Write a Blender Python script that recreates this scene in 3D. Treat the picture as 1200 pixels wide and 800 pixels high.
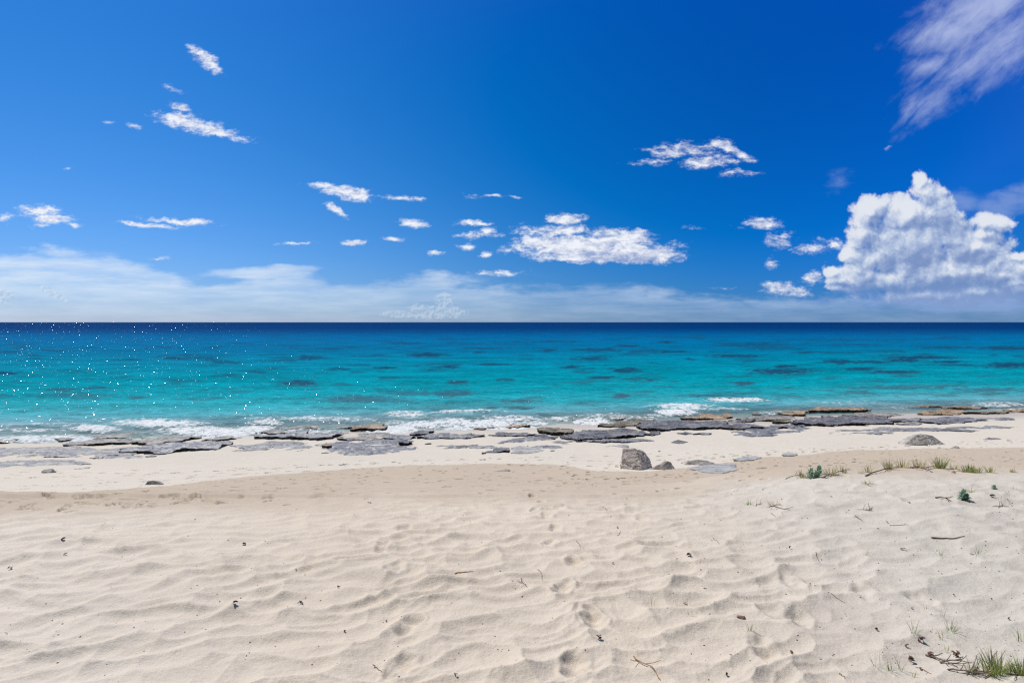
import bpy, math, random
import numpy as np
from mathutils import Vector, Matrix
from mathutils.geometry import delaunay_2d_cdt

random.seed(7)
R = math.radians
scene = bpy.context.scene
for _o in list(bpy.data.objects):
    bpy.data.objects.remove(_o)
col = scene.collection

# ------------------------------------------------------------------ camera
F = 667.0                      # focal length in pixels of the 1200 px wide photograph
CZ = 5.6                       # eye height above the sea
PITCH = math.atan(22.7 / F)
cam_d = bpy.data.cameras.new('camera')
cam_d.sensor_width = 36.0
cam_d.lens = 36.0 * F / 1200.0
cam_d.clip_start = 0.05
cam_d.clip_end = 60000
cam = bpy.data.objects.new('camera', cam_d)
cam.location = (0, 0, CZ)
cam.rotation_euler = (R(90) - PITCH, 0, R(0.03))
col.objects.link(cam)
scene.camera = cam

# ------------------------------------------------------------------ light
SUN_AZ = R(-42)                # left of straight ahead, out over the sea
SUN_EL = R(55)
sun_dir = Vector((math.sin(SUN_AZ) * math.cos(SUN_EL), math.cos(SUN_AZ) * math.cos(SUN_EL), math.sin(SUN_EL)))
sl = bpy.data.lights.new('sun', 'SUN')
sl.energy = 4.1
sl.angle = R(0.53)
sl.color = (1.0, 0.955, 0.89)
sun = bpy.data.objects.new('sun', sl)
sun.rotation_euler = sun_dir.to_track_quat('Z', 'Y').to_euler()
sun.location = (-40, 40, 60)
col.objects.link(sun)

scene.view_settings.view_transform = 'Standard'
scene.view_settings.look = 'None'
scene.view_settings.gamma = 1.0
scene.view_settings.exposure = 0.0
scene.view_settings.use_curve_mapping = False
scene.cycles.max_bounces = 6
scene.cycles.transparent_max_bounces = 12
scene.cycles.caustics_reflective = False
scene.cycles.caustics_refractive = False
scene.cycles.use_denoising = False
scene.cycles.sample_clamp_indirect = 4.0
scene.cycles.pixel_filter_type = 'BLACKMAN_HARRIS'
scene.cycles.filter_width = 1.3


# ------------------------------------------------------------------ node helper
class NT:
    def __init__(self, tree):
        self.t = tree
        self.n = tree.nodes
        self.l = tree.links

    def new(self, typ, **kw):
        nd = self.n.new(typ)
        for k, v in kw.items():
            setattr(nd, k, v)
        return nd

    def put(self, sock, v):
        if isinstance(v, bpy.types.NodeSocket):
            self.l.new(v, sock)
        elif v is not None:
            sock.default_value = v

    def m(self, op, a, b=None, c=None, clamp=False):
        nd = self.new('ShaderNodeMath', operation=op, use_clamp=clamp)
        self.put(nd.inputs[0], a)
        if b is not None: self.put(nd.inputs[1], b)
        if c is not None: self.put(nd.inputs[2], c)
        return nd.outputs[0]

    def v(self, op, a, b=None, scale=None):
        nd = self.new('ShaderNodeVectorMath', operation=op)
        self.put(nd.inputs[0], a)
        if b is not None: self.put(nd.inputs[1], b)
        if scale is not None: self.put(nd.inputs['Scale'], scale)
        return nd.outputs['Value'] if op in ('DOT_PRODUCT', 'LENGTH', 'DISTANCE') else nd.outputs[0]

    def xyz(self, x=0.0, y=0.0, z=0.0):
        nd = self.new('ShaderNodeCombineXYZ')
        self.put(nd.inputs[0], x); self.put(nd.inputs[1], y); self.put(nd.inputs[2], z)
        return nd.outputs[0]

    def sep(self, v):
        nd = self.new('ShaderNodeSeparateXYZ')
        self.put(nd.inputs[0], v)
        return nd.outputs

    def noise(self, vec, scale, detail=4.0, rough=0.55, lac=2.0, dist=0.0, typ=None):
        nd = self.new('ShaderNodeTexNoise')
        if typ: nd.noise_type = typ
        self.put(nd.inputs['Vector'], vec)
        self.put(nd.inputs['Scale'], scale)
        nd.inputs['Detail'].default_value = detail
        nd.inputs['Roughness'].default_value = rough
        nd.inputs['Lacunarity'].default_value = lac
        nd.inputs['Distortion'].default_value = dist
        return nd.outputs[0]

    def ss(self, x, a, b, lo=0.0, hi=1.0):
        nd = self.new('ShaderNodeMapRange', interpolation_type='SMOOTHSTEP')
        self.put(nd.inputs[0], x); self.put(nd.inputs[1], a); self.put(nd.inputs[2], b)
        self.put(nd.inputs[3], lo); self.put(nd.inputs[4], hi)
        return nd.outputs[0]

    def mix(self, f, a, b, blend='MIX'):
        nd = self.new('ShaderNodeMix', data_type='RGBA', blend_type=blend)
        self.put(nd.inputs[0], f); self.put(nd.inputs[6], a); self.put(nd.inputs[7], b)
        return nd.outputs[2]

    def ramp(self, f, stops, interp='LINEAR'):
        nd = self.new('ShaderNodeValToRGB')
        cr = nd.color_ramp
        cr.interpolation = interp
        while len(cr.elements) < len(stops): cr.elements.new(0.5)
        for e, (p, c) in zip(cr.elements, stops):
            e.position = p; e.color = c if len(c) == 4 else (*c, 1)
        self.put(nd.inputs[0], f)
        return nd.outputs[0]

    def attr(self, name):
        nd = self.new('ShaderNodeAttribute', attribute_name=name)
        return nd


def s2l(r, g, b):
    f = lambda c: (c / 255 / 12.92) if c / 255 <= 0.04045 else ((c / 255 + 0.055) / 1.055) ** 2.4
    return (f(r), f(g), f(b))


def c4(r, g, b): return (*s2l(r, g, b), 1.0)


# ------------------------------------------------------------------ pixel <-> world (design helpers)
CP, SP = math.cos(PITCH), math.sin(PITCH)


def ray(px, py):
    a = (px - 600) / F; b = (400 - py) / F
    return Vector((a, CP + b * SP, b * CP - SP))


def skyuv(px, py):
    d = ray(px, py)
    return d.x / d.y, d.z / d.y


def to_px(X, Y, Z):
    dz = Z - CZ
    dep = Y * CP - dz * SP
    up = Y * SP + dz * CP
    dep = np.maximum(dep, 0.05)
    return 600 + F * X / dep, 400 - F * up / dep


# ------------------------------------------------------------------ world: sky + clouds
SKY = 0.1
world = bpy.data.worlds.new('World')
scene.world = world
world.use_nodes = True
W = NT(world.node_tree)
W.n.clear()
out = W.new('ShaderNodeOutputWorld')
bg = W.new('ShaderNodeBackground')
sky = W.new('ShaderNodeTexSky', sky_type='NISHITA')
sky.sun_disc = False
sky.sun_elevation = SUN_EL
sky.sun_rotation = SUN_AZ
sky.altitude = 0
sky.air_density = 1.0
sky.dust_density = 0.15
sky.ozone_density = 3.0
tc = W.new('ShaderNodeTexCoord')
D = tc.outputs['Generated']
dx, dy, dz = W.sep(D)
ydiv = W.m('MAXIMUM', dy, 0.06)
U = W.m('DIVIDE', dx, ydiv)
V = W.m('DIVIDE', dz, ydiv)
UV = W.xyz(U, V, 0.0)

# clear sky seen through a polarising filter: Nishita filtered by the angle to the sun and the height
cs = W.v('DOT_PRODUCT', D, tuple(sun_dir))
scn = W.new('ShaderNodeSeparateColor'); W.l.new(sky.outputs[0], scn.inputs[0])
cc = W.new('ShaderNodeCombineColor')
POLC = [[0.2155, -0.954, -0.1304, 2.3167, 3.8237, -4.4663], [0.4535, -1.0603, 0.6701, 2.2043, 1.2593, -3.1049],
        [1.353, -2.8221, 1.4319, 3.9794, 3.6845, -5.7111]]
csc = W.m('MAXIMUM', W.m('MINIMUM', cs, 0.9), 0.25)
dzc = W.m('MAXIMUM', W.m('MINIMUM', dz, 0.5), 0.0)
for i, (k0, k1, k2, k3, k4, k5) in enumerate(POLC):
    q = W.m('MULTIPLY_ADD', csc, k1, k0)
    q = W.m('MULTIPLY_ADD', dzc, k2, q)
    q = W.m('MULTIPLY_ADD', W.m('MULTIPLY', csc, csc), k3, q)
    q = W.m('MULTIPLY_ADD', W.m('MULTIPLY', dzc, dzc), k4, q)
    q = W.m('MULTIPLY_ADD', W.m('MULTIPLY', csc, dzc), k5, q)
    q = W.m('MINIMUM', W.m('MAXIMUM', q, (0.004, 0.2, 0.6)[i]), (0.6, 0.9, 1.4)[i])
    W.put(cc.inputs[i], W.m('MULTIPLY', scn.outputs[i], q))
# the filter matters where the lens looks; the unseen sky is tinted warmer to lessen blue light on the ground
away = W.m('MAXIMUM', W.ss(dz, 0.48, 0.75), W.ss(dy, 0.45, 0.1))
clear = W.mix(away, cc.outputs[0], W.v('MULTIPLY', sky.outputs[0], (0.86, 0.84, 0.77)))


# --- clouds, laid out in the sky by direction
def field(vec, blobs):
    """soft union of ellipses; blobs in photograph pixels: cx, cy, rx, ry, angle (clockwise, degrees), strength"""
    acc = None
    for (cx, cy, rx, ry, ang, st) in blobs:
        u0, v0 = skyuv(cx, cy)
        mp = W.new('ShaderNodeMapping', vector_type='TEXTURE')
        src = vec
        if acc is not None:                  # makes the renderer evaluate the ellipses one after the other
            ma = W.new('ShaderNodeVectorMath', operation='MULTIPLY_ADD')
            W.l.new(acc, ma.inputs[0]); ma.inputs[1].default_value = (1e-9, 1e-9, 0); W.l.new(vec, ma.inputs[2])
            src = ma.outputs[0]
        W.l.new(src, mp.inputs['Vector'])
        mp.inputs['Location'].default_value = (u0, v0, 0)
        mp.inputs['Rotation'].default_value = (0, 0, R(-ang))
        mp.inputs['Scale'].default_value = (rx / F, ry / F, 1)
        ln = W.v('LENGTH', mp.outputs[0])
        f = W.m('MULTIPLY', W.m('SUBTRACT', 1.0, ln), st)
        acc = f if acc is None else W.m('SMOOTH_MAX', acc, f, 0.08)
    return W.m('MAXIMUM', acc, -1.0)


def warp(vec, scale, amt, seed):
    nd = W.new('ShaderNodeTexNoise')
    W.l.new(W.v('ADD', vec, (seed, seed * 1.7, seed * 0.3)), nd.inputs['Vector'])
    nd.inputs['Scale'].default_value = scale
    nd.inputs['Detail'].default_value = 3
    o = W.v('SUBTRACT', nd.outputs['Color'], (0.5, 0.5, 0.5))
    o = W.v('MULTIPLY', o, (amt, amt, 0))
    return W.v('ADD', vec, o)


def v2(a, b): return W.v('MULTIPLY', UV, (a, b, 1.0))


def off(vec, x, y): return W.v('ADD', vec, (x, y, 0))


def n2d(vec, scale, detail, rough):
    nd = W.new('ShaderNodeTexNoise', noise_dimensions='2D')
    W.put(nd.inputs['Vector'], vec)
    nd.inputs['Scale'].default_value = scale
    nd.inputs['Detail'].default_value = detail
    nd.inputs['Roughness'].default_value = rough
    return nd.outputs[0]


def nz(n, amp): return W.m('MULTIPLY', W.m('SUBTRACT', n, 0.5), amp)


BANK = [(-80, 352, 420, 60, 2, 1.0), (110, 330, 140, 36, 4, 1.0), (330, 362, 210, 40, 0, 1.0), (560, 372, 330, 46, 0, 1.0),
        (860, 384, 330, 40, 0, 0.9), (60, 316, 150, 20, 4, .8), (600, 392, 800, 50, 0, 1.0), (1150, 380, 300, 40, 0, .8), (300, 322, 90, 10, 2, .55), (345, 316, 40, 6, 0, .5)]
A_BLOBS = [(242, 72, 30, 10, 40, 1), (226, 57, 14, 5, 30, .8), (218, 143, 44, 13, 8, 1), (255, 154, 46, 8, 14, 1), (210, 124, 16, 6, 15, .7), (199, 103, 12, 4, 30, .35),
    (128, 143, 9, 3, 0, .6), (156, 147, 11, 4, 10, .7), (45, 246, 32, 9, 4, 1), (56, 256, 30, 8, 2, 1), (86, 263, 11, 4, 0, .8), (48, 264, 14, 3, 0, .8), (4, 255, 18, 6, 0, .6),
    (170, 263, 44, 4, 3, 1), (212, 259, 52, 4.5, 4, 1), (78, 198, 8, 2.5, 0, .5), (402, 225, 42, 10, 9, 1), (380, 218, 20, 6, 0, .8), (470, 232, 36, 4, 4, .9), (394, 246, 21, 5, 33, .9),
    (482, 261, 22, 7, 12, 1), (578, 230, 36, 3, 0, .6), (345, 284, 30, 3, -1, .7), (414, 284, 19, 4, 0, .9), (460, 280, 14, 3, 4, .6), (508, 297, 14, 3.5, 0, .7), (184, 302, 16, 2.5, 0, .5),
    (556, 261, 30, 5, 0, 1), (560, 275, 34, 5, 0, .8), (573, 271, 12, 9, -20, .9), (545, 289, 13, 5, 5, 1), (568, 298, 11, 4, -5, .7), (588, 320, 34, 3, 2, .4),
    (662, 256, 32, 7, 2, 1), (655, 270, 62, 9, 0, 1.0), (690, 290, 108, 19, 0, 1.7), (725, 277, 60, 11, 4, 1.2), (752, 299, 58, 12, 0, 1.6), (640, 284, 50, 10, 0, 1.2), (700, 300, 84, 10, 0, 1.5),
    (808, 176, 40, 14, 0, .55), (850, 172, 24, 8, 22, 1), (868, 181, 22, 6, 22, .8), (828, 189, 46, 9, -3, .95), (760, 190, 36, 5, -3, .6), (858, 203, 17, 6, -8, .6), (885, 203, 12, 4, 0, .4), (780, 180, 30, 8, 0, .45),
    (893, 262, 28, 9, -4, .8), (917, 281, 19, 11, -5, .7), (868, 268, 14, 4, 0, .4), (905, 309, 8, 9, 0, .5), (915, 338, 26, 10, 0, .75), (953, 328, 13, 11, 0, 1), (934, 341, 20, 8, 0, .7), (955, 290, 34, 9, -4, .6), (978, 288, 12, 9, 0, .8), (1038, 174, 8, 3, -20, .4), (848, 338, 20, 3, 0, .5), (805, 266, 14, 3, 0, .4)]
B_BLOBS = [(1085, 226, 32, 26, 0, 1), (1078, 214, 16, 18, 0, .9), (1065, 250, 50, 30, -15, 1), (1018, 248, 34, 26, -30, 1), (1008, 272, 30, 34, 0, 1), (1030, 300, 44, 40, 0, 1), (1095, 250, 44, 30, 0, 1),
    (1120, 280, 66, 34, 10, 1), (1070, 290, 70, 50, 0, 1.1), (1010, 322, 56, 22, 0, .9), (1110, 322, 110, 32, 0, 1.1), (1175, 322, 60, 20, 4, 1), (1148, 275, 28, 14, 0, 1), (1192, 303, 26, 10, 0, 1),
    (1000, 300, 26, 14, 0, .9), (978, 318, 22, 11, 0, .8), (1190, 334, 70, 20, 0, 1), (1090, 346, 130, 16, 0, .9), (985, 338, 34, 9, 0, .6), (1150, 318, 90, 30, 0, 1.1), (1205, 316, 60, 20, 0, 1.1), (1150, 342, 100, 18, 0, 1.0), (1140, 290, 60, 30, 0, 1.1), (1160, 262, 40, 16, 0, .8), (1050, 330, 80, 22, 0, 1.0), (1195, 340, 60, 20, 0, 1.1)]
CIRRUS = [(1165, 0, 110, 52, -22, 1.0), (1110, 36, 60, 32, -12, .95), (1088, 76, 38, 16, -25, .9), (1120, 84, 90, 26, -44, .8), (1180, 40, 90, 44, -35, .8), (1068, 118, 40, 9, -62, .5)]


def near(blobs, x0, x1, y0, y1):
    res = []
    for b in blobs:
        r = max(b[2], b[3]) * 1.5 + 14
        ry = (b[3] if abs(b[4]) < 12 else max(b[2], b[3])) * 1.6 + 14
        if b[0] + r > x0 and b[0] - r < x1 and b[1] + ry > y0 and b[1] - ry < y1:
            res.append(b)
    return res


def sky_region(x0, x1, y0, y1):
    """one patch of sky as a node group of its own"""
    global W, UV, U, V
    keep = (W, UV, U, V)
    g = bpy.data.node_groups.new('sky_patch', 'ShaderNodeTree')
    for nm, tp in (('Clear', 'NodeSocketColor'), ('UV', 'NodeSocketVector')):
        g.interface.new_socket(name=nm, in_out='INPUT', socket_type=tp)
    g.interface.new_socket(name='Sky', in_out='OUTPUT', socket_type='NodeSocketShader')
    W = NT(g)
    gi = W.new('NodeGroupInput')
    UV = gi.outputs[1]
    U, V, _ = W.sep(UV)
    sh = sky_patch(gi.outputs[0], x0, x1, y0, y1)
    go = W.new('NodeGroupOutput')
    W.l.new(sh, go.inputs[0])
    W, UV, U, V = keep
    nd = W.new('ShaderNodeGroup')
    nd.node_tree = g
    W.l.new(clear, nd.inputs[0]); W.l.new(UV, nd.inputs[1])
    return nd.outputs[0]


def sky_patch(clear, x0, x1, y0, y1):
    result = clear
    bk = near(BANK, x0, x1, y0, y1)
    if bk and y1 > 260:
        bank = field(warp(warp(UV, 5.0, 0.03, 2.0), 25.0, .008, 4.0), bk)
        n1 = n2d(off(v2(2.2, 11.0), 3.1, 0.4), 1.7, 8, 0.6)
        n2 = n2d(v2(1.6, 13.0), 3.2, 9, 0.68)
        n3 = n2d(warp(v2(1.0, 2.6), 9.0, 0.05, 3.0), 9.0, 8, 0.62)
        bf = W.m('ADD', W.m('ADD', bank, nz(n1, 0.95)), nz(n3, 0.55))
        ba = W.m('MULTIPLY', W.ss(bf, 0.0, 0.30), W.m('MULTIPLY_ADD', n2, 1.6, -0.18), clamp=True)
        ba = W.m('MULTIPLY', ba, W.ss(V, 0.0, 0.075, 0.42, 1.0))
        bcol = W.mix(W.ss(U, -0.8, 0.75), (7.7, 8.6, 9.5, 1), (4.8, 6.1, 8.2, 1))
        result = W.mix(W.m('MULTIPLY', ba, 0.80), result, bcol)
    ci = near(CIRRUS, x0, x1, y0, y1)
    if ci:
        mpc = W.new('ShaderNodeMapping', vector_type='TEXTURE')
        W.l.new(UV, mpc.inputs['Vector']); mpc.inputs['Rotation'].default_value = (0, 0, R(42)); mpc.inputs['Scale'].default_value = (1.0, 0.3, 1)
        nc = n2d(warp(mpc.outputs[0], 5.0, 0.16, 5.0), 9.0, 9, 0.66)
        ns = n2d(warp(UV, 6.0, .05, 8.), 9.0, 6, 0.6)
        cir = field(warp(warp(UV, 7.0, 0.05, 1.0), 30., .012, 3.), ci)
        ca = W.ss(W.m('ADD', W.m('ADD', cir, nz(nc, 1.5)), nz(ns, 1.0)), -0.12, 1.3)
        result = W.mix(W.m('MULTIPLY', ca, 0.58), result, (6.6, 7.3, 9.4, 1))
    ab_ = near(A_BLOBS, x0, x1, y0, y1)
    if ab_:
        wa = warp(warp(UV, 26.0, 0.013, 4.0), 95.0, 0.0045, 9.0)
        fa = field(wa, ab_)
        st = W.v('MULTIPLY', wa, (1.0, 2.4, 1.0))
        na = n2d(st, 48.0, 8, 0.72)
        nu = n2d(off(st, -0.006, 0.016), 34.0, 6, 0.6)
        nl = n2d(off(st, 4.0, 2.0), 17.0, 3, 0.5)
        da = W.m('ADD', W.m('ADD', W.m('MULTIPLY', fa, 1.1), nz(na, 1.75)), nz(nl, 1.1))
        aa = W.m('POWER', W.ss(da, 0.0, 0.92), 1.1)
        sha = W.m('MULTIPLY_ADD', W.m('SUBTRACT', na, nu), 2.2, 0.80)
        if x1 > 600 and x0 < 830 and y1 > 250:
            flat = field(wa, [(715, 302, 85, 11, 1, 1.0)])
            sha = W.m('SUBTRACT', sha, W.m('MULTIPLY', W.ss(flat, 0.0, 0.7), 0.40))
        sha = W.m('SUBTRACT', sha, W.ss(U, -0.1, 0.6, 0.0, 0.28))
        acol = W.mix(W.m('MINIMUM', W.m('MAXIMUM', sha, 0.0), 1.0), (3.4, 4.2, 6.6, 1), (9.2, 9.4, 9.8, 1))
        result = W.mix(W.m('MULTIPLY', aa, 0.93), result, acol)
    bb_ = near(B_BLOBS, x0, x1, y0, y1)
    if bb_:
        soft = field(warp(UV, 10.0, 0.03, 6.0), [(1175, 240, 64, 22, -8, 1.0), (1130, 240, 40, 20, 0, .8), (1120, 352, 180, 20, 0, 1.3), (975, 352, 60, 7, 0, .6), (1200, 222, 50, 12, -14, .8), (984, 212, 20, 17, 0, .45)])
        ns = n2d(v2(1, 2.2), 14.0, 7, 0.6)
        sa = W.m('MULTIPLY', W.ss(W.m('ADD', soft, nz(ns, 1.5)), 0.0, 0.9), 0.6)
        result = W.mix(sa, result, (2.5, 3.7, 6.9, 1))
        wb = warp(warp(UV, 16.0, 0.022, 7.0), 60.0, 0.006, 2.0)

        def dens(ox, oy, det, fine):
            p = off(wb, ox, oy)
            f = field(p, bb_)
            d = W.m('ADD', W.m('MULTIPLY', f, 2.05), nz(n2d(p, 30.0, det, 0.62), 0.75))
            d = W.m('ADD', d, nz(n2d(p, 9.0, 2, 0.5), 0.8))
            if fine:
                vo = W.new('ShaderNodeTexVoronoi', feature='F1', voronoi_dimensions='2D')
                W.l.new(p, vo.inputs['Vector']); vo.inputs['Scale'].default_value = 24.0
                vo.inputs['Detail'].default_value = 3; vo.inputs['Roughness'].default_value = .55; vo.inputs['Lacunarity'].default_value = 2.3
                d = W.m('ADD', d, W.m('MULTIPLY', W.m('SUBTRACT', 0.48, vo.outputs['Distance']), 0.85))
            return d
        d0 = dens(0, 0, 8, True)
        d1 = dens(-0.007, 0.009, 4, True)
        d2 = dens(-0.018, 0.028, 3, False)
        ab = W.m('MULTIPLY', W.ss(d0, 0.0, 0.55), W.ss(d0, -0.05, 1.0, 0.8, 1.0))
        rel = W.m('ADD', W.m('MULTIPLY', W.m('SUBTRACT', d0, d1), 0.55), W.m('MULTIPLY', W.m('SUBTRACT', d0, d2), 0.30))
        lit = W.m('ADD', 0.64, rel)
        lit = W.m('SUBTRACT', lit, W.m('MULTIPLY', W.ss(d0, 0.5, 2.6), 0.22))
        base = field(warp(UV, 20.0, 0.02, 3.0), [(1110, 336, 150, 24, 2, 1.0), (1055, 292, 50, 24, 6, .9), (1180, 346, 110, 20, 0, .9), (1115, 268, 50, 16, 10, .8), (1120, 300, 50, 14, 10, .7)])
        lit = W.m('SUBTRACT', lit, W.m('MULTIPLY', W.ss(W.m('ADD', base, nz(n2d(wb, 18.0, 4, .6), .9)), -0.3, 1.1), 0.31))
        lit = W.m('MINIMUM', W.m('MAXIMUM', lit, 0.0), 1.0)
        bc = W.ramp(lit, [(0.0, (0.22, 0.32, 0.58)), (0.30, (0.31, 0.41, 0.66)), (0.62, (0.50, 0.60, 0.80)), (1.0, (0.82, 0.86, 0.93))])
        bc = W.v('SCALE', bc, scale=9.4)
        fade = W.ss(V, 0.02, 0.09, 0.35, 0.97)
        result = W.mix(W.m('MULTIPLY', ab, fade), result, bc)
    if y1 > 300 and x0 < 640:
        FT = near([(520, 354, 12, 14, 0, 1), (505, 366, 34, 9, 0, .9), (488, 362, 12, 7, 0, .9), (530, 366, 20, 8, 0, .8), (470, 368, 30, 5, 0, .7), (62, 344, 24, 5, 30, .8), (5, 348, 14, 10, 0, .8)], x0, x1, y0, y1)
        if FT:
            wf = warp(UV, 70.0, 0.004, 2.5)
            ft = field(wf, FT)
            nf = n2d(wf, 100.0, 4, 0.6)
            nfu = n2d(off(wf, -0.002, 0.003), 100.0, 4, 0.6)
            fcol = W.mix(W.m('MULTIPLY_ADD', W.m('SUBTRACT', nf, nfu), 5.0, 0.5, clamp=True), (3.6, 4.8, 6.6, 1), (7.0, 8.0, 9.0, 1))
            result = W.mix(W.m('MULTIPLY', W.ss(W.m('ADD', W.m('MULTIPLY', ft, 2.6), nz(nf, 1.3)), 0.05, 0.7), 0.36), result, fcol)
    b = W.new('ShaderNodeBackground')
    b.inputs[1].default_value = SKY
    W.put(b.inputs[0], result)
    return b.outputs[0]


def switch(cond, a, b):
    """shader b where cond is 1, else a; the renderer skips the one it does not need"""
    ms = W.new('ShaderNodeMixShader')
    W.put(ms.inputs[0], cond); W.l.new(a, ms.inputs[1]); W.l.new(b, ms.inputs[2])
    return ms.outputs[0]


def columns(xs, y0, y1, lo=-1e4, hi=1e4):
    if not xs:
        return sky_region(lo, hi, y0, y1)
    k = len(xs) // 2
    t = xs[k]
    return switch(W.m('GREATER_THAN', U, skyuv(t, 300)[0]), columns(xs[:k], y0, y1, lo, t), columns(xs[k + 1:], y0, y1, t, hi))


bgc = W.new('ShaderNodeBackground'); bgc.inputs[1].default_value = SKY
W.put(bgc.inputs[0], clear)
low = columns([110, 290, 440, 530, 620, 830, 960], 206, 420)
high = columns([110, 320, 700, 960], -400, 206)
band = switch(W.m('GREATER_THAN', V, skyuv(600, 206)[1]), low, high)
inband = W.m('MULTIPLY', W.m('LESS_THAN', V, 0.75), W.m('GREATER_THAN', dy, 0.25))
inband = W.m('MULTIPLY', inband, W.m('GREATER_THAN', dz, -0.02))
W.l.new(switch(inband, bgc.outputs[0], band), out.inputs[0])
W.n.remove(bg)
world.cycles.sampling_method = 'MANUAL'
world.cycles.sample_map_resolution = 256
#END_SKY

# ------------------------------------------------------------------ numpy noise
_rng = np.random.RandomState(11)
_perm = np.concatenate([_rng.permutation(4096)] * 2)
_ga = _rng.rand(4096) * 2 * np.pi
_gx, _gy = np.cos(_ga), np.sin(_ga)
_jx, _jy = _rng.rand(4096), _rng.rand(4096)


def _h(ix, iy, seed):
    return _perm[(_perm[(ix + seed * 131) & 4095] + iy) & 4095]


def perlin(x, y, seed=0):
    x = np.asarray(x, float); y = np.asarray(y, float)
    ix = np.floor(x).astype(np.int64); iy = np.floor(y).astype(np.int64)
    fx = x - ix; fy = y - iy
    u = fx * fx * fx * (fx * (fx * 6 - 15) + 10); v = fy * fy * fy * (fy * (fy * 6 - 15) + 10)
    def g(a, b):
        h = _h(ix + a, iy + b, seed)
        return _gx[h] * (fx - a) + _gy[h] * (fy - b)
    n0 = g(0, 0) * (1 - u) + g(1, 0) * u
    n1 = g(0, 1) * (1 - u) + g(1, 1) * u
    return (n0 * (1 - v) + n1 * v) * 1.4


def fbm(x, y, oct=4, seed=0, rough=0.5):
    s = 0; a = 1; t = 0
    for o in range(oct):
        s = s + a * perlin(x * 2 ** o, y * 2 ** o, seed + o); t += a; a *= rough
    return s / t


def bowls(x, y, seed=0):
    """soft bowls that meet in sharp rims, as trodden dry sand does (0 in the middle of a bowl)"""
    ix = np.floor(x).astype(np.int64); iy = np.floor(y).astype(np.int64)
    f = np.full(np.shape(x), 9.0)
    for a in (-1, 0, 1):
        for b in (-1, 0, 1):
            h = _h(ix + a, iy + b, seed)
            d = (ix + a + 0.12 + 0.76 * _jx[h] - x) ** 2 + (iy + b + 0.12 + 0.76 * _jy[h] - y) ** 2 + 0.25 * _jx[(h * 7) & 4095]
            f = np.minimum(f, d)
    return f


def sst(x, a, b):
    t = np.clip((x - a) / (b - a), 0, 1)
    return t * t * (3 - 2 * t)


def pchip(x, xs, ys):
    xs = np.array(xs, float); ys = np.array(ys, float)
    h = np.diff(xs); d = np.diff(ys) / h
    m = np.zeros(len(xs)); m[0] = d[0]; m[-1] = d[-1]
    for i in range(1, len(xs) - 1):
        if d[i - 1] * d[i] > 0:
            w1 = 2 * h[i] + h[i - 1]; w2 = h[i] + 2 * h[i - 1]
            m[i] = (w1 + w2) / (w1 / d[i - 1] + w2 / d[i])
    x = np.clip(x, xs[0], xs[-1])
    k = np.clip(np.searchsorted(xs, x) - 1, 0, len(xs) - 2)
    t = (x - xs[k]) / h[k]
    return ((1 + 2 * t) * (1 - t) ** 2) * ys[k] + t * (1 - t) ** 2 * h[k] * m[k] + t * t * (3 - 2 * t) * ys[k + 1] + t * t * (t - 1) * h[k] * m[k + 1]


# ------------------------------------------------------------------ shape of the beach (metres; sea level is 0)
def shift(X, Y):
    return 0.14 * np.clip(X, -60, 60) * sst(Y, 9, 22)


def terrain_base(X, Y):
    X = np.asarray(X, float); Y = np.asarray(Y, float)
    Yp = Y - shift(X, Y)
    h = pchip(Yp, [-60, -5, 0, 3.5, 5, 7, 9, 11, 14, 17, 21, 25, 29, 32, 36, 45, 60, 120, 300, 25000],
              [1.0, 1.6, 1.85, 2.12, 2.22, 2.45, 2.8, 3.3, 4.0, 4.5, 4.97, 5.25, 5.47, 5.64, 5.95, 6.8, 8.0, 10, 14, 16])
    hr = pchip(Y, [-60, 0, 3.5, 5, 7, 9, 10, 11, 11.7, 12.6, 14, 16.5, 20, 26, 25000], [1.0, 1.8, 2.1, 2.16, 2.27, 2.5, 2.68, 2.88, 3.10, 3.6, 4.05, 4.5, 5.1, 9, 99])
    # the dune on the right that ends in a lip
    m = sst(X - 0.10 * (Y - 6), 1.6, 5.2)
    hr = np.minimum(hr, h)
    return CZ - (h * (1 - m) + hr * m)


# zones traced on the photograph
_cx = [-500, 0, 90, 160, 330, 480, 560, 650, 700, 760, 830, 900, 1000, 1200, 1700]
_cy = [600, 578, 580, 574, 556, 546, 544, 545, 553, 553, 546, 536, 528, 525, 520]
_dx = [-500, 0, 200, 400, 600, 800, 870, 950, 1200, 1700]
_dy = [612, 600, 596, 589, 583, 576, 566, 557, 553, 553]


def unproject(px, py, zfun=None, z=None):
    """where the ray through a photograph pixel meets the ground (or a level)"""
    d = ray(px, py)
    if z is not None:
        t = (z - CZ) / d.z
        return Vector((d.x * t, d.y * t, z))
    if d.z >= -1e-4: return None
    Y = np.concatenate([np.arange(1.5, 60, 0.02), np.arange(60, 400, 1.0)])
    X = Y * d.x / d.y
    zz = CZ + Y * d.z / d.y
    g = terrain_base(X, Y)
    k = np.nonzero(g >= zz)[0]
    k = k[0] if len(k) else len(Y) - 1
    return Vector((X[k], Y[k], g[k]))


# grid of the sheet of sand: fine in front, coarse elsewhere
def rows(y0, y1, f):
    r = [y0]
    while r[-1] < y1: r.append(r[-1] + f(r[-1]))
    return r


def mono(r, gap=0.008):
    r = sorted(r); k = [r[0]]
    for v in r[1:]:
        if v - k[-1] > gap: k.append(v)
    return np.array(k)


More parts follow.
